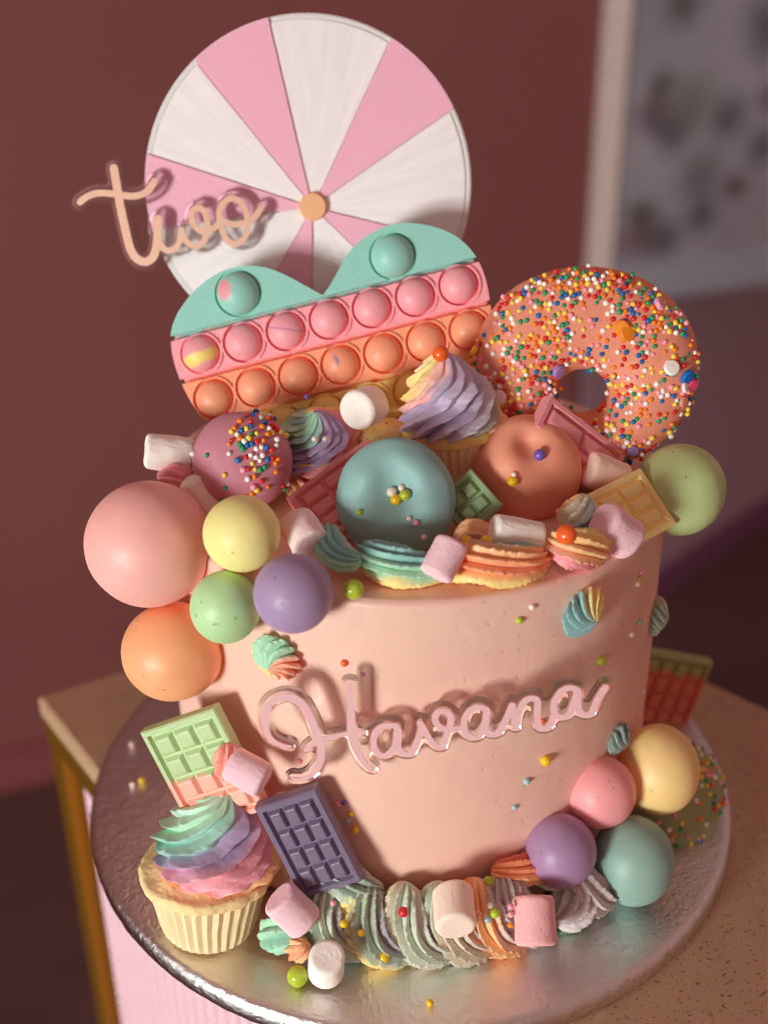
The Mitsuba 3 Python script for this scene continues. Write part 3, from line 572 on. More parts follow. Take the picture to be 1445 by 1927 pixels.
# ---------------------------------------------------------------- cupcakes
TEAL, MINT, LILAC, PINK, PEACH, YEL, GREY, PALE = (140, 190, 186), (172, 218, 186), (172, 150, 186), (240, 158, 168), (244, 190, 140), (242, 216, 140), (172, 166, 160), (212, 200, 178)
def swirl(c, R0, h, turns, axis, palette, seed, start=0.0, lobes=11, shift=0.0, twist=3.2, coil=0.15, depth=0.26, tip=(0.0, 0.0)):
    """soft swirl from a star nozzle: ridges wind down from the tip over the steps of the coil"""
    n, per = 220, 12; m = lobes * per
    u = np.linspace(0, 1, n)[:, None]; th = (np.arange(m) * 2 * np.pi / m)[None, :]
    prof = np.interp(u, [0, 0.05, 0.14, 0.34, 0.55, 0.74, 0.88, 0.96, 1], [0.80, 0.95, 1.0, 0.95, 0.80, 0.59, 0.35, 0.17, 0.03])
    ph = (th / (2 * np.pi) + turns * u + start / (2 * np.pi)) % 1.0
    step = 0.5 - 0.5 * np.cos(2 * np.pi * ph ** 0.75)
    q = (th - twist * u ** 0.85 + 0.35 * (meshkit.noise(np.stack(np.broadcast_arrays(u * 9, np.cos(th) * 1.5, np.sin(th) * 1.5), -1), seed) - 0.5)) % (2 * np.pi)
    x = (q * lobes / (2 * np.pi)) % 1.0; lob = np.floor(q * lobes / (2 * np.pi)) % lobes
    amp = 0.65 + 0.7 * meshkit.noise(np.stack(np.broadcast_arrays(lob * 3.7 + seed, u * 4, 0.0), -1), seed + 2)
    ridge = np.where(x < 0.62, x / 0.62, (1 - x) / 0.38) ** 0.9
    rag = (meshkit.noise(np.stack(np.broadcast_arrays(u * h * 900, lob * 5.1, seed + 0.0), -1), seed + 7) - 0.5)
    r = R0 * prof * (1 + coil * (step - 0.6)) * (1 - depth + depth * ridge * amp + 0.10 * rag * ridge ** 4)
    z = h * u + 0.055 * h * (step - 0.5) * (1 - u)
    a = th + 0 * u
    P = np.stack([r * np.cos(a) + tip[0] * u ** 3, r * np.sin(a) + tip[1] * u ** 3, z + 0 * th], -1)
    V = P.reshape(-1, 3) @ basis(axis, (0, 1, 0.2)).T + np.asarray(c)
    F = grid_faces(n, m); F = np.vstack([F[:, [0, 1, 2]], F[:, [0, 2, 3]]])
    pal = np.array([lin(k) for k in palette]); k = len(pal)
    w = (q / (2 * np.pi) * k + shift + 0.7 * (meshkit.noise(np.stack(np.broadcast_arrays(u * 6, np.cos(q) * 2, np.sin(q) * 2), -1), seed + 3) - 0.5)) % k
    i = np.floor(w).astype(int); f = np.clip((w - i - 0.25) / 0.75, 0, 1); f = (f * f * (3 - 2 * f))[..., None]
    return trimesh.Trimesh(V, F, process=False), (pal[i % k] * (1 - f) + pal[(i + 1) % k] * f).reshape(-1, 3)
def cupcake(label, base, axis, rb, rt, h, over, crown, sw, wcol=(240, 214, 168), scol=(248, 218, 160)):
    k = thing('cupcake', label, 'cupcake', 'piped cupcakes on and beside the cake')
    M = basis(axis, (0, 1, 0.2)); zz = np.linspace(0, 1, 14)
    nf = 34
    def flute(th, kk, r):
        f = np.abs(((th * nf / (2 * np.pi)) % 1.0) * 2 - 1) - 0.5
        return r * (1 + 0.055 * f * np.clip(kk / 4, 0.25, 1) * np.where(kk < 14, 1, 1))
    pf = [(0.001, 0), (rb * 0.9, 0.0)] + [(rb + (rt - rb) * t ** 0.9, 0.0012 + h * t) for t in zz] + [(rt * 0.985, h * 0.995), (rt * 0.9, h * 0.9), (0.001, h * 0.9)]
    w = lathe(pf, nf * 8, flute); w.vertices += 0.0008 * np.stack([fb(w.vertices, 90, 2, s) for s in (1, 2, 3)], 1)
    part(k, 'wrapper', place(w, M, base), 'paper', 20, np.tile(lin(wcol), (len(w.vertices), 1)) * (1 + 0.12 * fb(w.vertices, 160, 3, 4))[:, None])
    sp = [(0.001, -0.0015), (rt * 0.9, -0.0015), (rt * 0.97, -0.0004), (rt + over * 0.8, 0.0002), (rt + over, 0.0022), (rt + over * 0.7, 0.0042), (rt * 0.96, crown * 0.8), (rt * 0.8, crown), (rt * 0.5, crown * 1.08), (0.001, crown * 1.1)]
    from scipy.interpolate import PchipInterpolator
    sp = np.array(sp); tt = np.r_[0, np.cumsum(np.linalg.norm(np.diff(sp, axis=0), axis=1))]; sp = PchipInterpolator(tt, sp)(np.linspace(0, tt[-1], 50))
    s = lathe(np.maximum(sp, [0.0005, -1]), 180, lambda th, kk, r: r * (1 + 0.06 * (meshkit.fbm(np.stack(np.broadcast_arrays(np.cos(th) * 3, np.sin(th) * 3, 0.0), -1), 4, 9) - 0.5) * 2 * (r > rt * 0.7)))
    s.vertices += [0, 0, h]; s.vertices += 0.0014 * np.stack([fb(s.vertices, 140, 3, q) for q in (5, 6, 7)], 1)
    cl = np.tile(lin(scol), (len(s.vertices), 1)) * (1 + 0.35 * fb(s.vertices, 120, 3, 4))[:, None]
    part(k, 'sponge', place(s, M, base), 'crumb', True, cl)
    m, c = swirl(**sw); part(k, 'frosting_swirl', m, 'frosting', True, c)
    return k
cb0 = np.array((-0.08547,-0.09707,0.0))
cupcake('cupcake with mint and pink rainbow frosting swirl standing on the board at the left front', cb0 + [0, 0, 0.0004], unit([0.05, 0.10, 1]), 0.0185, 0.0248, 0.0275, 0.0030, 0.0058,
        dict(c=cb0 + [0.0040, 0.0040, 0.0305], R0=0.0268, h=0.0335, turns=1.8, axis=unit([0.14, 0.16, 1]), palette=[MINT, (190, 228, 204), MINT, (156, 204, 190), LILAC, (240, 168, 178), (236, 164, 176), PEACH, (244, 204, 150)], seed=3, start=0.6, shift=8.9, lobes=12, twist=3.2, coil=0.11, depth=0.22, tip=(0.002, 0.001)))
cb1 = np.array((0.02039,-0.006,0.16273))
cupcake('cupcake with tall lilac and yellow frosting swirl topped by an orange pearl', cb1 + [0, 0, 0.0002], unit([-0.10, 0.05, 1]), 0.0150, 0.0205, 0.0200, 0.0012, 0.006,
        dict(c=cb1 + [-0.0035, -0.001, 0.0215], R0=0.0222, h=0.0335, turns=2.0, axis=unit([-0.10, 0.10, 1]), palette=[(186, 168, 196), (196, 180, 204), (182, 164, 192), (204, 192, 206), GREY, PEACH, YEL, (246, 222, 170), YEL, (244, 190, 180)], seed=8, start=2.4, shift=6.2, lobes=12, twist=3.2, coil=0.12, depth=0.24, tip=(-0.0015, 0)), (232, 204, 160), (232, 204, 130))
cb2 = np.array((-0.03776,0.001,0.15998))
cupcake('cupcake with low mint and lilac swirl behind the pink bar, two white pearls on it', cb2, unit([0, -0.12, 1]), 0.0125, 0.0165, 0.0120, 0.0012, 0.005,
        dict(c=cb2 + [0, -0.002, 0.0125], R0=0.0192, h=0.0215, turns=1.6, axis=unit([-0.05, -0.30, 1]), palette=[MINT, TEAL, MINT, (150, 186, 178), LILAC, LILAC, PINK, PEACH, YEL], seed=12, start=3.3, shift=0.6, lobes=14, twist=3.6, coil=0.20), (232, 204, 160), (232, 204, 130))
cb3 = np.array((-0.0094,0.0,0.16986))
k = thing('cupcake', 'small bare yellow cupcake in a pale paper case behind the teal doughnut', 'cupcake', 'piped cupcakes on and beside the cake')
w = lathe([(0.001, 0), (0.0095, 0), (0.0125, 0.0145), (0.0118, 0.0147), (0.0110, 0.011), (0.001, 0.011)], 240, lambda th, kk, r: r * (1 + 0.05 * (np.abs(((th * 26 / (2 * np.pi)) % 1.0) * 2 - 1) - 0.5)))
part(k, 'wrapper', place(w, np.eye(3), cb3 - [0, 0, 0.004]), 'paper', 20, (240, 222, 190))
s = lathe([(0.0005, 0.010), (0.0112, 0.0112), (0.0122, 0.0128), (0.0118, 0.0152), (0.0095, 0.0172), (0.005, 0.0182), (0.0005, 0.0184)], 120); s = s.subdivide(); s.vertices += 0.0014 * np.stack([fb(s.vertices, 200, 3, q) for q in (5, 6, 7)], 1)
part(k, 'sponge', place(s, np.eye(3), cb3 - [0, 0, 0.004]), 'crumb', True, (232, 208, 138))

# ---------------------------------------------------------------- moulded chocolate bars
def squircle_block(x0, x1, y0, y1, h, sl):
    """a raised chocolate square with sloped sides and softened top edge"""
    p = []
    for d, z in ((0, -0.0006), (sl * 0.7, h * 0.72), (sl * 0.95, h * 0.92), (sl * 1.4, h)):
        p += [(x0 + d, y0 + d, z), (x1 - d, y0 + d, z), (x1 - d, y1 - d, z), (x0 + d, y1 - d, z)]
    return hull(p)
def chocolate_bar(label, quad, ratio, nx, ny, margin, col, thick=0.006, colfn=None, seed=0, gap=0.0005, jag=0.0, rows_from=0.0, piece_h=0.0020):
    """quad: top left, top right, bottom left corners; nx by ny raised squares inside a rim"""
    k = thing('chocolate_bar', label, 'chocolate bar', 'moulded chocolate bars round the cake')
    a, b, c = (np.array(q) for q in quad)
    u = b - a; W = np.linalg.norm(u); u = u / W; vd = c - a; vd = vd - (vd @ u) * u; H = np.linalg.norm(vd) * ratio; vd = unit(vd); n = np.cross(u, -vd)
    M = np.stack([u, -vd, n], 1)
    pts = []
    for d, z in ((0, -thick), (0.0, -0.0007), (0.0006, 0.0)):
        pts += [(d, -d, z), (W - d, -d, z), (W - d, -H + d, z), (d, -H + d, z)]
    body = m3.Manifold.hull_points(np.array(pts)); rec = []
    mg = margin
    for d, z in ((mg, 0.001), (mg + 0.0012, -0.0019)):
        rec += [(d, -d - rows_from, z), (W - d, -d - rows_from, z), (W - d, -H + d, z), (d, -H + d, z)]
    body = tri(body - m3.Manifold.hull_points(np.array(rec)))
    body = body.subdivide_to_size(0.003); 
    def paint(m):
        cl = np.tile(lin(col), (len(m.vertices), 1)) if colfn is None else colfn(m.vertices[:, 0] / W, -m.vertices[:, 1] / H, m.vertices)
        return cl * (1 + 0.10 * fb(m.vertices, 200, 3, seed))[:, None]
    if jag:
        e = body.vertices[:, 1] < -H + 0.0008; body.vertices[e, 1] += jag * fb(body.vertices[e], 500, 3, seed); body.vertices[e, 2] += jag * 0.6 * fb(body.vertices[e], 400, 2, seed + 2)
    body.vertices += 0.0003 * fb(body.vertices, 120, 2, seed)[:, None]
    part(k, 'slab', place(body, M, a), 'chocolate', 30, paint(body))
    i0, i1, j0, j1 = mg + 0.0014, W - mg - 0.0014, mg + 0.0014 + rows_from, H - mg - 0.0014
    pw, phh = (i1 - i0) / nx, (j1 - j0) / ny
    for j in range(ny):
        for i in range(nx):
            blk = squircle_block(i0 + i * pw + gap / 2, i0 + (i + 1) * pw - gap / 2, -(j0 + (j + 1) * phh) + gap / 2, -(j0 + j * phh) - gap / 2, piece_h, min(pw, phh) * 0.17)
            blk.vertices[:, 2] -= 0.0017; blk = blk.subdivide_to_size(0.0022)
            part(k, 'square', place(blk, M, a), 'chocolate', 28, paint(blk))
    return k
def two_tone(top, bot, lvl, amp, f=2.5, seed=0):
    def fn(x, y, v):
        q = y + 0.10 * fb(v, 160, 3, seed + 3) + amp * 2 * (fb(np.c_[x, x * 0, x * 0], f * 2, 3, seed)) 
        t = np.clip((q - lvl) / 0.02 + 0.5, 0, 1)[:, None]
        return lin(top) * (1 - t) + lin(bot) * t
    return fn
chocolate_bar('green and pink chocolate bar standing left of the cake behind the front cupcake', ((-0.10936,-0.077,0.08464),(-0.07777,-0.083,0.10108),(-0.10386,-0.086,0.03873)), 1.05, 3, 4, 0.0020, None, 0.0055, two_tone((184, 206, 154), (242, 176, 158), 0.52, 0.06, 3, 4), 2)
chocolate_bar('purple chocolate bar with a broken corner leaning on the front of the cake', ((-0.06274,-0.1,0.06506),(-0.03828,-0.1015,0.07588),(-0.04425,-0.108,0.02561)), 1.0, 3, 4, 0.0020, (120, 104, 130), 0.006, None, 4, jag=0.003)
chocolate_bar('dusky pink chocolate bar leaning left of the teal doughnut', ((-0.04983,-0.036,0.16902),(-0.01747,-0.02,0.18741),(-0.03578,-0.062,0.16067)), 1.0, 3, 3, 0.0022, (214, 132, 132), 0.007, None, 6)
chocolate_bar('small sage green chocolate piece between the teal and orange doughnuts', ((0.02296,-0.04,0.18293),(0.03501,-0.05,0.17175),(0.01124,-0.048,0.16821)), 0.95, 2, 2, 0.0016, (142, 168, 124), 0.0048, None, 8)
chocolate_bar('pink chocolate finger leaning on the large ring doughnut', ((0.05605,-0.014,0.20239),(0.08943,-0.012,0.17507),(0.04761,-0.024,0.1958)), 1.05, 2, 1, 0.0020, (224, 142, 148), 0.006, None, 10)
chocolate_bar('pale yellow chocolate piece in front of the light green ball', ((0.06695,-0.045,0.17293),(0.09218,-0.026,0.17553),(0.0782,-0.062,0.15503)), 0.98, 2, 3, 0.0022, (246, 222, 150), 0.0055, None, 12)
chocolate_bar('coral chocolate bar with a green top standing behind the right side of the cake', ((0.11787,0.036,0.04354),(0.15408,0.04,0.03291),(0.11548,0.032,-0.01097)), 1.0, 4, 5, 0.0018, None, 0.006, two_tone((158, 164, 104), (208, 118, 92), 0.18, 0.16, 2.0, 9), 14)

# ---------------------------------------------------------------- marshmallows
def marshmallow(label, spec, col, seed, dent=0.10):
    (c, ax, r, L) = spec
    k = thing('marshmallow', label, 'marshmallow', 'mini marshmallows on the cake')
    h = L / 2; e = r * 0.26; pf = [(r * 0.02, -h + e * 0.14), (r * 0.35, -h + e * .06)]
    for a in np.linspace(-90, 0, 8): pf.append((r - e + e * math.cos(math.radians(a)), -h + e + e * math.sin(math.radians(a))))
    pf += [(r, z) for z in np.linspace(-h + e, h - e, 12)[1:-1]]
    for a in np.linspace(0, 90, 8): pf.append((r - e + e * math.cos(math.radians(a)), h - e + e * math.sin(math.radians(a))))
    pf += [(r * 0.35, h - e * .06), (r * 0.02, h - e * 0.14)]
    pp = np.array(pf); pp[:, 0] = np.maximum(pp[:, 0], 1e-5)
    m = lathe(pp, 96); v = m.vertices / r
    m.vertices = m.vertices * (1 + dent * 1.5 * fb(v, 0.9, 2, seed))[:, None] + r * 0.012 * np.stack([fb(v, 5, 3, seed + s) for s in (1, 2, 3)], 1)
    put(k, place(fixnorm(m), basis(ax, (0.3, 0.1, 1)), c), 'mallow', True, np.tile(lin(col), (len(v), 1)) * (1 + 0.03 * fb(v, 3, 2, seed))[:, None]); return k
WHT, PNK = (246, 236, 228), (242, 198, 208)
marshmallow('white marshmallow at the far left edge of the cake top', ((-0.09872,-0.012,0.17734),(-0.96243,-0.16773,0.21355),0.0074,0.02004), WHT, 1, 0.13)
marshmallow('white marshmallow tucked between the largest pink ball and the mauve doughnut', ((-0.08377,-0.032,0.16904),(-0.4987,0.0014,0.86677),0.00572,0.01483), WHT, 2)
marshmallow('white marshmallow leaning against the lower rows of the heart', ((-0.01833,-0.006,0.19435),(-0.49851,-0.85283,0.15546),0.00823,0.0143), WHT, 3, 0.05)
marshmallow('pinkish white marshmallow wedged behind the purple ball of the left cluster', ((-0.04094,-0.068,0.17006),(0.42503,-0.86463,-0.26789),0.00732,0.01543), (243, 214, 212), 4, 0.13)
marshmallow('pink marshmallow on the cake edge below the teal doughnut', ((0.0105,-0.088,0.17008),(-0.46154,-0.59846,-0.65485),0.00627,0.01445), PNK, 5, 0.05)
marshmallow('white marshmallow lying on the cake edge below the orange doughnut', ((0.03819,-0.07,0.16951),(-0.95683,-0.10474,0.27111),0.0065,0.01971), WHT, 6, 0.06)
marshmallow('white marshmallow half hidden between the orange doughnut and yellow chocolate', ((0.07875,-0.022,0.1704),(-0.87932,-0.17309,0.44366),0.00754,0.01852), (244, 214, 196), 7)
marshmallow('pink marshmallow at the right rim below the yellow chocolate piece', ((0.07648,-0.062,0.16642),(-0.71538,-0.16386,0.67925),0.00823,0.01647), PNK, 8, 0.09)
marshmallow('pink marshmallow on the back of the front left cupcake swirl', ((-0.06406,-0.1,0.08384),(0.86699,-0.3759,-0.32713),0.0069,0.01584), (238, 196, 208), 9, 0.05)
marshmallow('lilac pink marshmallow beside the front cupcake below the purple bar', ((-0.04871,-0.11447,0.026),(-0.63749,0.12709,0.7599),0.00775,0.01675), (238, 196, 206), 10, 0.04)
marshmallow('white marshmallow standing at the front edge of the piped border', ((-0.03516,-0.12989,0.013),(0.06687,-0.39875,0.91462),0.00701,0.01896), WHT, 11, 0.05)
marshmallow('white marshmallow resting on the middle of the piped border', ((0.01464,-0.11841,0.03),(0.05333,-0.98181,-0.1822),0.00807,0.01739), (246, 222, 206), 12, 0.08)
marshmallow('pink marshmallow resting on the right part of the piped border', ((0.04663,-0.11723,0.022),(-0.01009,0.71773,0.69625),0.00815,0.01882), (240, 180, 182), 13, 0.07)

# ---------------------------------------------------------------- piped buttercream
def shell(label, pts, rad, palette, seed, lobes=9, twist=0.6, shift=0.0, up=(0, -0.6, 0.8), group='piped buttercream shells', name='buttercream_shell', depth=0.40, ragged=0.11, flat=1.0, mix=0.0):
    k = thing(name, label, 'piped frosting', group)
    m, c = piping(pts, rad, lobes, depth, twist, up=up, n=130, per=10, ragged=ragged, seed=seed, palette=palette, shift=shift, flat=flat, mix_along=mix, sharp=0.8)
    put(k, m, 'frosting', True, c); return k
def side_path(th, pts):
    """points (along the rim, out, z) on the cake's side about angle th"""
    return [on_cake(th + math.degrees(t / RC), o, z) for t, o, z in pts]
GBO = 'shells of the piped border along the foot of the cake'
SAGE, DUSK = (198, 208, 190), (200, 188, 188)
border = [(640, 1745, [SAGE, (150, 180, 168), PALE, DUSK, (168, 156, 166)], 'sage and cream'), (722, 1752, [(176, 190, 172), YEL, SAGE, DUSK, (160, 150, 164)], 'sage shell with yellow ridges'),
          (800, 1745, [SAGE, PALE, YEL, DUSK, DUSK], 'grey green shell with cream ridges'), (868, 1748, [PALE, SAGE, YEL, DUSK, DUSK], 'cream and grey shell'), (935, 1738, [PEACH, (240, 160, 110), PEACH, DUSK, DUSK], 'orange and grey shell')]
names = ['sage and cream buttercream shell behind the standing white marshmallow', 'sage buttercream shell with a yellow pearl low on its front', 'grey green buttercream shell with the red pearl on top',
         'cream and grey buttercream shell under the middle white marshmallow', 'orange and grey buttercream shell with small pearls on top']
BP = [(-0.03053,-0.10693,0.00873), (-0.01284,-0.11029,0.00997), (0.00383,-0.11107,0.01174), (0.01846,-0.1099,0.01027), (0.03311,-0.10693,0.00927)]
for i, (bp, (_, _, pal, _)) in enumerate(zip(BP, border)):
    th = cake_th(bp)
    shell(names[i], side_path(th, [(-0.0075, 0.005, 0.0285), (-0.0075, 0.0110, 0.0225), (-0.0045, 0.0165, 0.0140), (0.0010, 0.0190, 0.0085), (0.0070, 0.0185, 0.0062), (0.0110, 0.0165, 0.0052)]),
          [0.0060, 0.0090, 0.0110, 0.0108, 0.0088, 0.0050], pal, 20 + i, lobes=14, twist=1.3, shift=0.4, up=(0, -1, 0.2), group=GBO, depth=0.38)
th = cake_th((0.04553,-0.1029,0.00632))
shell('peach and grey buttercream shell left of the right pink marshmallow', side_path(th, [(-0.0075, 0.005, 0.0275), (-0.007, 0.0110, 0.0215), (-0.004, 0.0160, 0.0130), (0.0015, 0.0180, 0.0080), (0.0080, 0.0165, 0.0058)]), [0.0060, 0.0088, 0.0104, 0.0096, 0.0050], [DUSK, PEACH, DUSK, SAGE, DUSK], 37, lobes=13, twist=1.2, up=(0, -1, 0.2), group=GBO, depth=0.38)
th = cake_th((0.06057,-0.09593,-0.00433))
shell('grey mint buttercream shell under the right pink marshmallow', side_path(th, [(0.010, 0.008, 0.024), (0.008, 0.014, 0.018), (0.002, 0.0185, 0.011), (-0.006, 0.0185, 0.007)]), [0.005, 0.009, 0.0108, 0.006], [DUSK, SAGE, DUSK, MINT, DUSK], 31, lobes=10, twist=-0.8, up=(0, -1, 0.2), group=GBO)
th = cake_th((0.07382,-0.09001,-0.00245))
shell('pale grey buttercream shell under the lower purple and teal balls', side_path(th, [(-0.010, 0.006, 0.025), (-0.008, 0.013, 0.021), (-0.003, 0.019, 0.013), (0.006, 0.020, 0.008)]), [0.005, 0.0085, 0.0105, 0.006], [DUSK, DUSK, (226, 170, 140), DUSK], 32, lobes=10, twist=0.9, up=(0, -1, 0.2), group=GBO)
th = cake_th((0.04857,-0.09952,0.01911))
shell('orange streaked buttercream shell below the lower purple ball', side_path(th, [(-0.015, 0.004, 0.0285), (-0.006, 0.0065, 0.0280), (0.005, 0.0065, 0.0265), (0.016, 0.004, 0.0235)]), [0.0045, 0.0070, 0.0070, 0.003], [(238, 150, 105), PEACH, DUSK, DUSK, (226, 120, 90)], 33, lobes=10, twist=0.5, up=(0, -0.3, 1), group=GBO)
th = cake_th((0.06267,-0.09245,0.00574))
shell('grey buttercream shell tucked under the lower purple ball', side_path(th, [(-0.012, 0.006, 0.022), (-0.003, 0.0095, 0.0225), (0.008, 0.0095, 0.020)]), [0.005, 0.0085, 0.005], [DUSK, SAGE, DUSK, (226, 170, 140)], 38, lobes=11, twist=0.8, up=(0, -0.5, 1), group=GBO)
th = cake_th((-0.02803,-0.10344,0.02566))
shell('dark sage buttercream shell under the foot of the purple bar', side_path(th, [(-0.014, 0.006, 0.030), (-0.004, 0.009, 0.030), (0.006, 0.009, 0.027), (0.014, 0.006, 0.024)]), [0.004, 0.0075, 0.0078, 0.003], [(150, 172, 158), SAGE, (150, 172, 158), DUSK], 34, lobes=10, twist=0.5, up=(0, -0.3, 1), group=GBO)
shell('mint and peach buttercream blob under the lilac pink marshmallow', [(-0.04498,-0.11355,0.016), (-0.05249,-0.1135,0.014), (-0.05858,-0.11233,0.009), (-0.06224,-0.11144,0.006)], [0.004, 0.0082, 0.0085, 0.003], [MINT, (150, 204, 178), PEACH, (150, 204, 178)], 35, lobes=8, twist=0.8, group=GBO)
shell('small peach buttercream curl beside the large green pearl', [(-0.0435,-0.12171,0.016), (-0.04649,-0.12057,0.011), (-0.04602,-0.11836,0.005)], [0.0040, 0.0056, 0.0030], [PEACH, (246, 190, 130), PEACH, (240, 160, 120)], 36, lobes=7, twist=1.8, group=GBO, depth=0.3)
# round the top edge
GTO = 'piped buttercream along the top edge of the cake'
shell('peach and orange ridged buttercream shell on the cake edge under the white marshmallow', [(0.01312,-0.074,0.15824), (0.02034,-0.082,0.16512), (0.03081,-0.084,0.16482), (0.04287,-0.08,0.16367), (0.04792,-0.074,0.16283)], [0.0055, 0.0082, 0.0086, 0.0076, 0.0040], [PEACH, (244, 160, 120), YEL, PEACH, (238, 150, 118), TEAL], 41, lobes=12, twist=0.7, up=(0, -0.6, 0.8), group=GTO, shift=1.0)
shell('teal and yellow buttercream shell on the cake edge under the teal doughnut', [(-0.01747,-0.072,0.16386), (-0.01157,-0.082,0.16552), (-0.00388,-0.084,0.16437), (0.00682,-0.082,0.1626), (0.01384,-0.078,0.16196)], [0.0060, 0.0075, 0.0080, 0.0066, 0.0040], [TEAL, TEAL, MINT, YEL, PEACH, YEL], 42, lobes=12, twist=-0.5, up=(0, -0.3, 1), group=GTO, shift=0.5)
shell('teal and yellow buttercream ruffle left of the teal doughnut', [(-0.03324,-0.06,0.16646), (-0.03013,-0.075,0.16687), (-0.02507,-0.082,0.16704), (-0.01924,-0.084,0.16813)], [0.0050, 0.0068, 0.0062, 0.0035], [TEAL, MINT, YEL, PEACH, TEAL], 43, lobes=10, twist=0.8, up=(0, -0.3, 1), group=GTO)
shell('pink peaked buttercream behind the two yellow pearls', [(0.01688,-0.066,0.16229), (0.02278,-0.066,0.16634), (0.02944,-0.066,0.16397)], [0.0055, 0.0074, 0.0045], [(232, 160, 150), PINK, (226, 150, 140), PEACH], 44, lobes=10, twist=0.5, group=GTO)
shell('teal and peach buttercream shell under the large orange pearl', [(0.05279,-0.07,0.16593), (0.05681,-0.076,0.16748), (0.06311,-0.074,0.16536), (0.07167,-0.066,0.16022)], [0.0050, 0.0080, 0.0078, 0.0040], [(150, 184, 190), YEL, PEACH, PINK, (236, 170, 150)], 45, lobes=11, twist=0.9, up=(0, -0.3, 1), group=GTO, shift=1.5)
shell('blue teal buttercream peak beside the yellow chocolate piece', [(0.05788,-0.058,0.16422), (0.06195,-0.054,0.16661), (0.06474,-0.05,0.17023), (0.06673,-0.046,0.17391)], [0.0060, 0.0078, 0.0066, 0.0030], [(150, 186, 192), (150, 186, 192), PEACH, PALE], 46, lobes=9, twist=0.9, up=(0, -1, 0.2), group=GTO)
shell('pink and cream buttercream under the far left white marshmallow', [(-0.10262,-0.018,0.16773), (-0.09557,-0.02,0.17033), (-0.0878,-0.022,0.16954)], [0.0040, 0.0066, 0.0045], [PINK, YEL, (246, 226, 214), PINK], 47, lobes=9, twist=0.5, group=GTO)
shell('pink buttercream ridge beside the green and pink bar', [(-0.07329,-0.086,0.08682), (-0.07267,-0.089,0.08215), (-0.07486,-0.09,0.0732)], [0.0040, 0.0062, 0.0055], [(240, 158, 140), (246, 186, 160), PINK], 48, lobes=8, twist=0.4, up=(0, -1, 0), group=GTO)
shell('peach buttercream strip behind the mauve doughnut', [(-0.05006,-0.01,0.16309), (-0.04294,-0.02,0.16191), (-0.03655,-0.04,0.16503)], [0.005, 0.007, 0.005], [PEACH, YEL, PINK], 49, lobes=9, twist=0.4, group=GTO)
# stars on the cake's side
def star(label, p, r, palette, seed, tilt=(0, 0), lobes=12, shift=0.0):
    n = cake_n(p); tan = np.array([-n[1], n[0], 0]); upv = np.array([0, 0, 1.0])
    ax = unit(n + tan * tilt[0] + upv * tilt[1]); p = np.asarray(p, float) - n * 0.001
    k = thing('buttercream_star', label, 'piped frosting', 'buttercream stars piped on the side of the cake')
    path = [p - ax * r * 0.25, p + ax * r * 0.25, p + ax * r * 0.6, p + ax * r * 0.85]
    m, c = piping(path, [r * 1.0, r * 1.16, r * 1.06, r * 0.74, r * 0.25], lobes, 0.42, 1.3, up=(0, 0, 1), n=70, per=14, ragged=0.14, seed=seed, palette=palette, shift=shift, sharp=-0.8)
    put(k, m, 'frosting', True, c)
star('buttercream star of mint, peach and yellow below the purple ball of the left cluster', (-0.05118,-0.08483,0.12738), 0.0108, [MINT, MINT, YEL, (242, 176, 146), (238, 166, 140)], 51, (0.05, -0.2), shift=0.9)
star('teal buttercream star with a yellow base, below the right rim', (0.06128,-0.08039,0.14297), 0.0114, [(140, 182, 182), (140, 182, 182), (150, 172, 186), YEL, YEL], 52, (0.22, -0.18), shift=0.2)
star('mint and cream buttercream star in profile on the right edge of the cake', (0.10282,-0.02847,0.10658), 0.0092, [(170, 196, 176), (170, 196, 176), (226, 190, 170), PALE], 53, (0.2, -0.1))
star('small grey teal buttercream star above the lower pink ball', (0.08536,-0.05927,0.06604), 0.0080, [(134, 152, 148), (140, 164, 160)], 54, (0.2, -0.3), 9)

# ---------------------------------------------------------------- sugar pearls
def pearl(label, pos, r, col, group='sugar pearls scattered on the cake'):
    k = thing('sugar_pearl', label, 'sugar pearl', group)
    put(k, trimesh.Trimesh(PB.vertices * r + np.array(pos), PB.faces, process=False), 'pearl', True, col)
PB = trimesh.creation.icosphere(subdivisions=3)
WP, GP, YP, PP, BP_, OP, VP, RP = (240, 222, 214), (176, 196, 50), (236, 190, 20), (236, 150, 172), (160, 196, 204), (238, 96, 32), (112, 84, 172), (214, 36, 44)
def on_mesh(gm, q, r):
    """centre of a pearl of radius r resting on the mesh where the line from the camera's place to q meets it"""
    h = hit(gm, q)
    return np.array(q) if h is None else h[0] + h[1] * r * 0.75
pxs = 0.00019388112055429059
for q, r, c, l in (((-0.0082,-0.07,0.18801), 10, WP, 'largest white pearl at the middle of the teal doughnut'), ((-0.00414,-0.07,0.18991), 6.5, WP, 'small white pearl topmost on the teal doughnut'), ((-0.0024,-0.07,0.18663), 11, GP, 'green pearl beside the yellow one on the teal doughnut'),
                   ((-0.00629,-0.07,0.18428), 11, YP, 'yellow pearl at the middle of the teal doughnut'), ((-0.01976,-0.07,0.17983), 6, GP, 'small green pearl on the left of the teal doughnut'), ((0.00092,-0.07,0.17536), 6, PP, 'small pink pearl on the teal doughnut'),
                   ((-0.00163,-0.07,0.17694), 5, WP, 'small white crumbed pearl beside the small pink one on the teal doughnut'), ((0.0035,-0.07,0.16949), 6, WP, 'small white pearl low on the right of the teal doughnut'), ((-0.00993,-0.07,0.16695), 6.5, BP_, 'small pale blue pearl low on the teal doughnut')):
    pearl(l, on_mesh(bd[1], q, r * pxs), r * pxs, c)
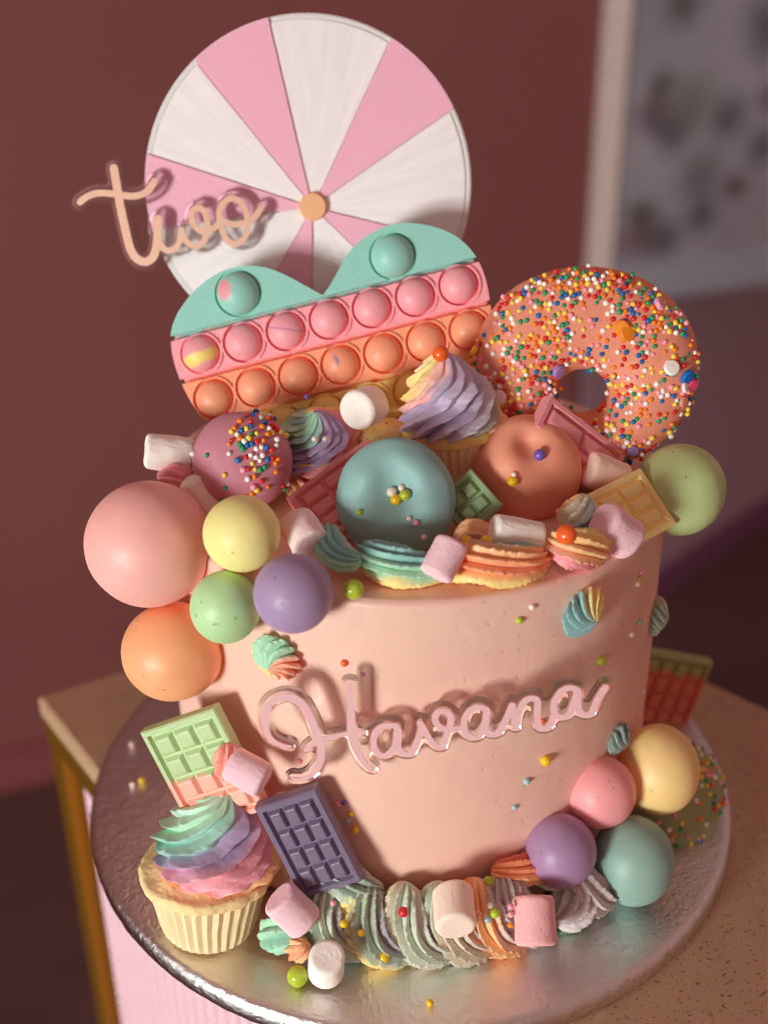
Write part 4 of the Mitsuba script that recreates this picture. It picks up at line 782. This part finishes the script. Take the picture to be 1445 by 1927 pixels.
for q, r, c, l in (((0.04881,-0.045,0.18955), 12, VP, 'purple pearl on the orange doughnut'), ((0.03885,-0.045,0.18017), 11, YP, 'yellow pearl low on the orange doughnut'), ((0.03916,-0.045,0.18245), 6, WP, 'small white pearl touching the yellow one on the orange doughnut')):
    pearl(l, on_mesh(od[1], q, r * pxs), r * pxs, c)
for (p, r), c, l in ((((0.05365,-0.088,0.17954),0.00376), OP, 'large orange pearl on the right top edge of the cake'), (((0.01197,-0.014,0.22019),0.00333), OP, 'orange pearl on the tip of the tall lilac swirl'), (((0.0189,-0.078,0.17176),0.00213), YP, 'left one of two yellow pearls on the top edge'),
                     (((0.02607,-0.078,0.17167),0.00213), YP, 'right one of two yellow pearls on the top edge, touching a white marshmallow'), (((-0.02209,-0.094,0.16149),0.0037), GP, 'large green pearl on the cake rim right of the purple ball'),
                     (((-0.0384,-0.019,0.18627),0.00117), WP, 'left one of two tiny white pearls on the low mint swirl'), (((-0.03414,-0.019,0.18622),0.00117), WP, 'right one of two tiny white pearls on the low mint swirl'), (((-0.04215,0.0,0.19681),0.00109), VP, 'tiny purple pearl above the low mint swirl'),
                     # on the side of the cake
                     (((0.09006,-0.05268,0.14223),0.00126), PP, 'tiny pink pearl topmost of three near the right edge of the cake'), (((0.08947,-0.05347,0.14002),0.00115), (196, 176, 70), 'tiny olive pearl in the middle of three near the right edge'), (((0.08856,-0.05468,0.13833),0.00115), WP, 'tiny white pearl lowest of three near the right edge'),
                     (((0.04262,-0.08964,0.15027),0.00116), WP, 'small white pearl on the upper right of the cake front'), (((0.03799,-0.0914,0.14573),0.00136), GP, 'small green pearl on the upper right of the cake front'), (((0.08819,-0.05515,0.11459),0.00128), WP, 'small white pearl between the teal star and the profile star'),
                     (((0.09225,-0.04958,0.11701),0.00119), (150, 176, 160), 'tiny sage pearl beside the profile star'), (((0.07381,-0.07069,0.11294),0.00198), GP, 'green pearl above the end of the name sign'), (((-0.02609,-0.09423,0.12977),0.00147), OP, 'small orange pearl above the name sign'),
                     (((-0.01949,-0.09561,0.12541),0.00098), (196, 140, 170), 'tiny mauve pearl right of the tall stroke of the name sign'), (((-0.03965,-0.08979,0.0868),0.00144), RP, 'small red pearl behind the left of the name sign'), (((-0.04532,-0.08722,0.0782),0.00115), PP, 'tiny pink pearl below the small red one behind the name sign'),
                     (((0.04988,-0.08628,0.09598),0.00113), (226, 80, 36), 'tiny orange red pearl behind the end of the name sign'), (((0.0538,-0.08425,0.09307),0.00104), YP, 'tiny yellow pearl behind the end of the name sign'), (((0.05203,-0.08575,0.0759),0.00221), YP, 'yellow pearl below the end of the name sign'),
                     (((0.04448,-0.08887,0.06815),0.00147), BP_, 'pale blue pearl below the yellow one on the cake front'), (((0.03994,-0.09058,0.05632),0.00117), BP_, 'lowest pale blue pearl at the right of the cake front'), (((-0.03035,-0.09305,0.06115),0.00126), PP, 'tiny pink pearl beside the purple bar, next to a violet one'),
                     (((-0.02778,-0.09368,0.06249),0.00115), VP, 'tiny violet pearl beside the purple bar'), (((-0.02536,-0.09442,0.05709),0.00126), YP, 'upper tiny yellow pearl beside the purple bar'), (((-0.02651,-0.09402,0.05344),0.00116), BP_, 'tiny pale blue pearl beside the purple bar'), (((-0.02383,-0.09479,0.04938),0.00159), YP, 'lowest yellow pearl beside the purple bar'),
                     (((0.10165,-0.03026,0.06795),0.0014), WP, 'tiny white pearl on the right edge of the cake above the coral bar'), (((0.10152,-0.03055,0.07131),0.00116), YP, 'tiny yellow pearl on the right edge of the cake above the coral bar'),
                     # on the border and the board
                     (((-0.00504,-0.11945,0.02967),0.00207), RP, 'red pearl on the piped border'), (((-0.01291,-0.12285,0.0086),0.00231), YP, 'largest yellow pearl low on the piped border'), (((-0.02175,-0.12062,0.01971),0.00146), YP, 'yellow pearl in the gap between two border shells'), (((-0.02831,-0.12003,0.02435),0.00166), YP, 'yellow pearl on the sage and cream border shell'),
                     (((-0.0325,-0.11416,0.02944),0.00125), PP, 'tiny pink pearl left of the dark sage border shell'), (((-0.04676,-0.12801,0.0046),0.00417), GP, 'large green pearl on the board at the front left'), (((0.00477,-0.13881,0.0016),0.00143), YP, 'lone yellow pearl on the board at the front'), (((0.02929,-0.10377,0.02976),0.00202), GP, 'green pearl behind the orange border shell'),
                     (((0.0308,-0.11728,0.02631),0.00208), GP, 'green pearl on the front of the orange border shell'), (((0.02887,-0.11669,0.0297),0.00125), WP, 'tiny white pearl above the green one on the orange border shell'), (((0.02422,-0.11861,0.0275),0.00135), (236, 176, 160), 'tiny peach pearl on the orange border shell'), (((0.0278,-0.11895,0.02467),0.00146), BP_, 'tiny pale blue pearl on the orange border shell'),
                     (((0.03699,-0.11676,0.02909),0.00135), PP, 'tiny pink pearl at the left of the right pink marshmallow'), (((0.03709,-0.11725,0.02532),0.00125), (232, 166, 160), 'tiny peach pearl below the tiny pink one by the pink marshmallow'), (((0.03703,-0.11778,0.02013),0.00115), (232, 140, 30), 'tiny orange pearl by the lower left corner of the pink marshmallow'),
                     (((-0.12867,-0.00717,0.0016),0.00179), (206, 172, 40), 'yellow pearl on the board left of the green and pink bar'), (((-0.1329,-0.00958,0.0011),0.00127), WP, 'tiny white pearl beside the yellow one on the left of the board'), (((-0.13848,0.02063,0.0013),0.0016), (200, 170, 164), 'tiny pale pearl far back on the left of the board')):
    pearl(l, p, r, c)
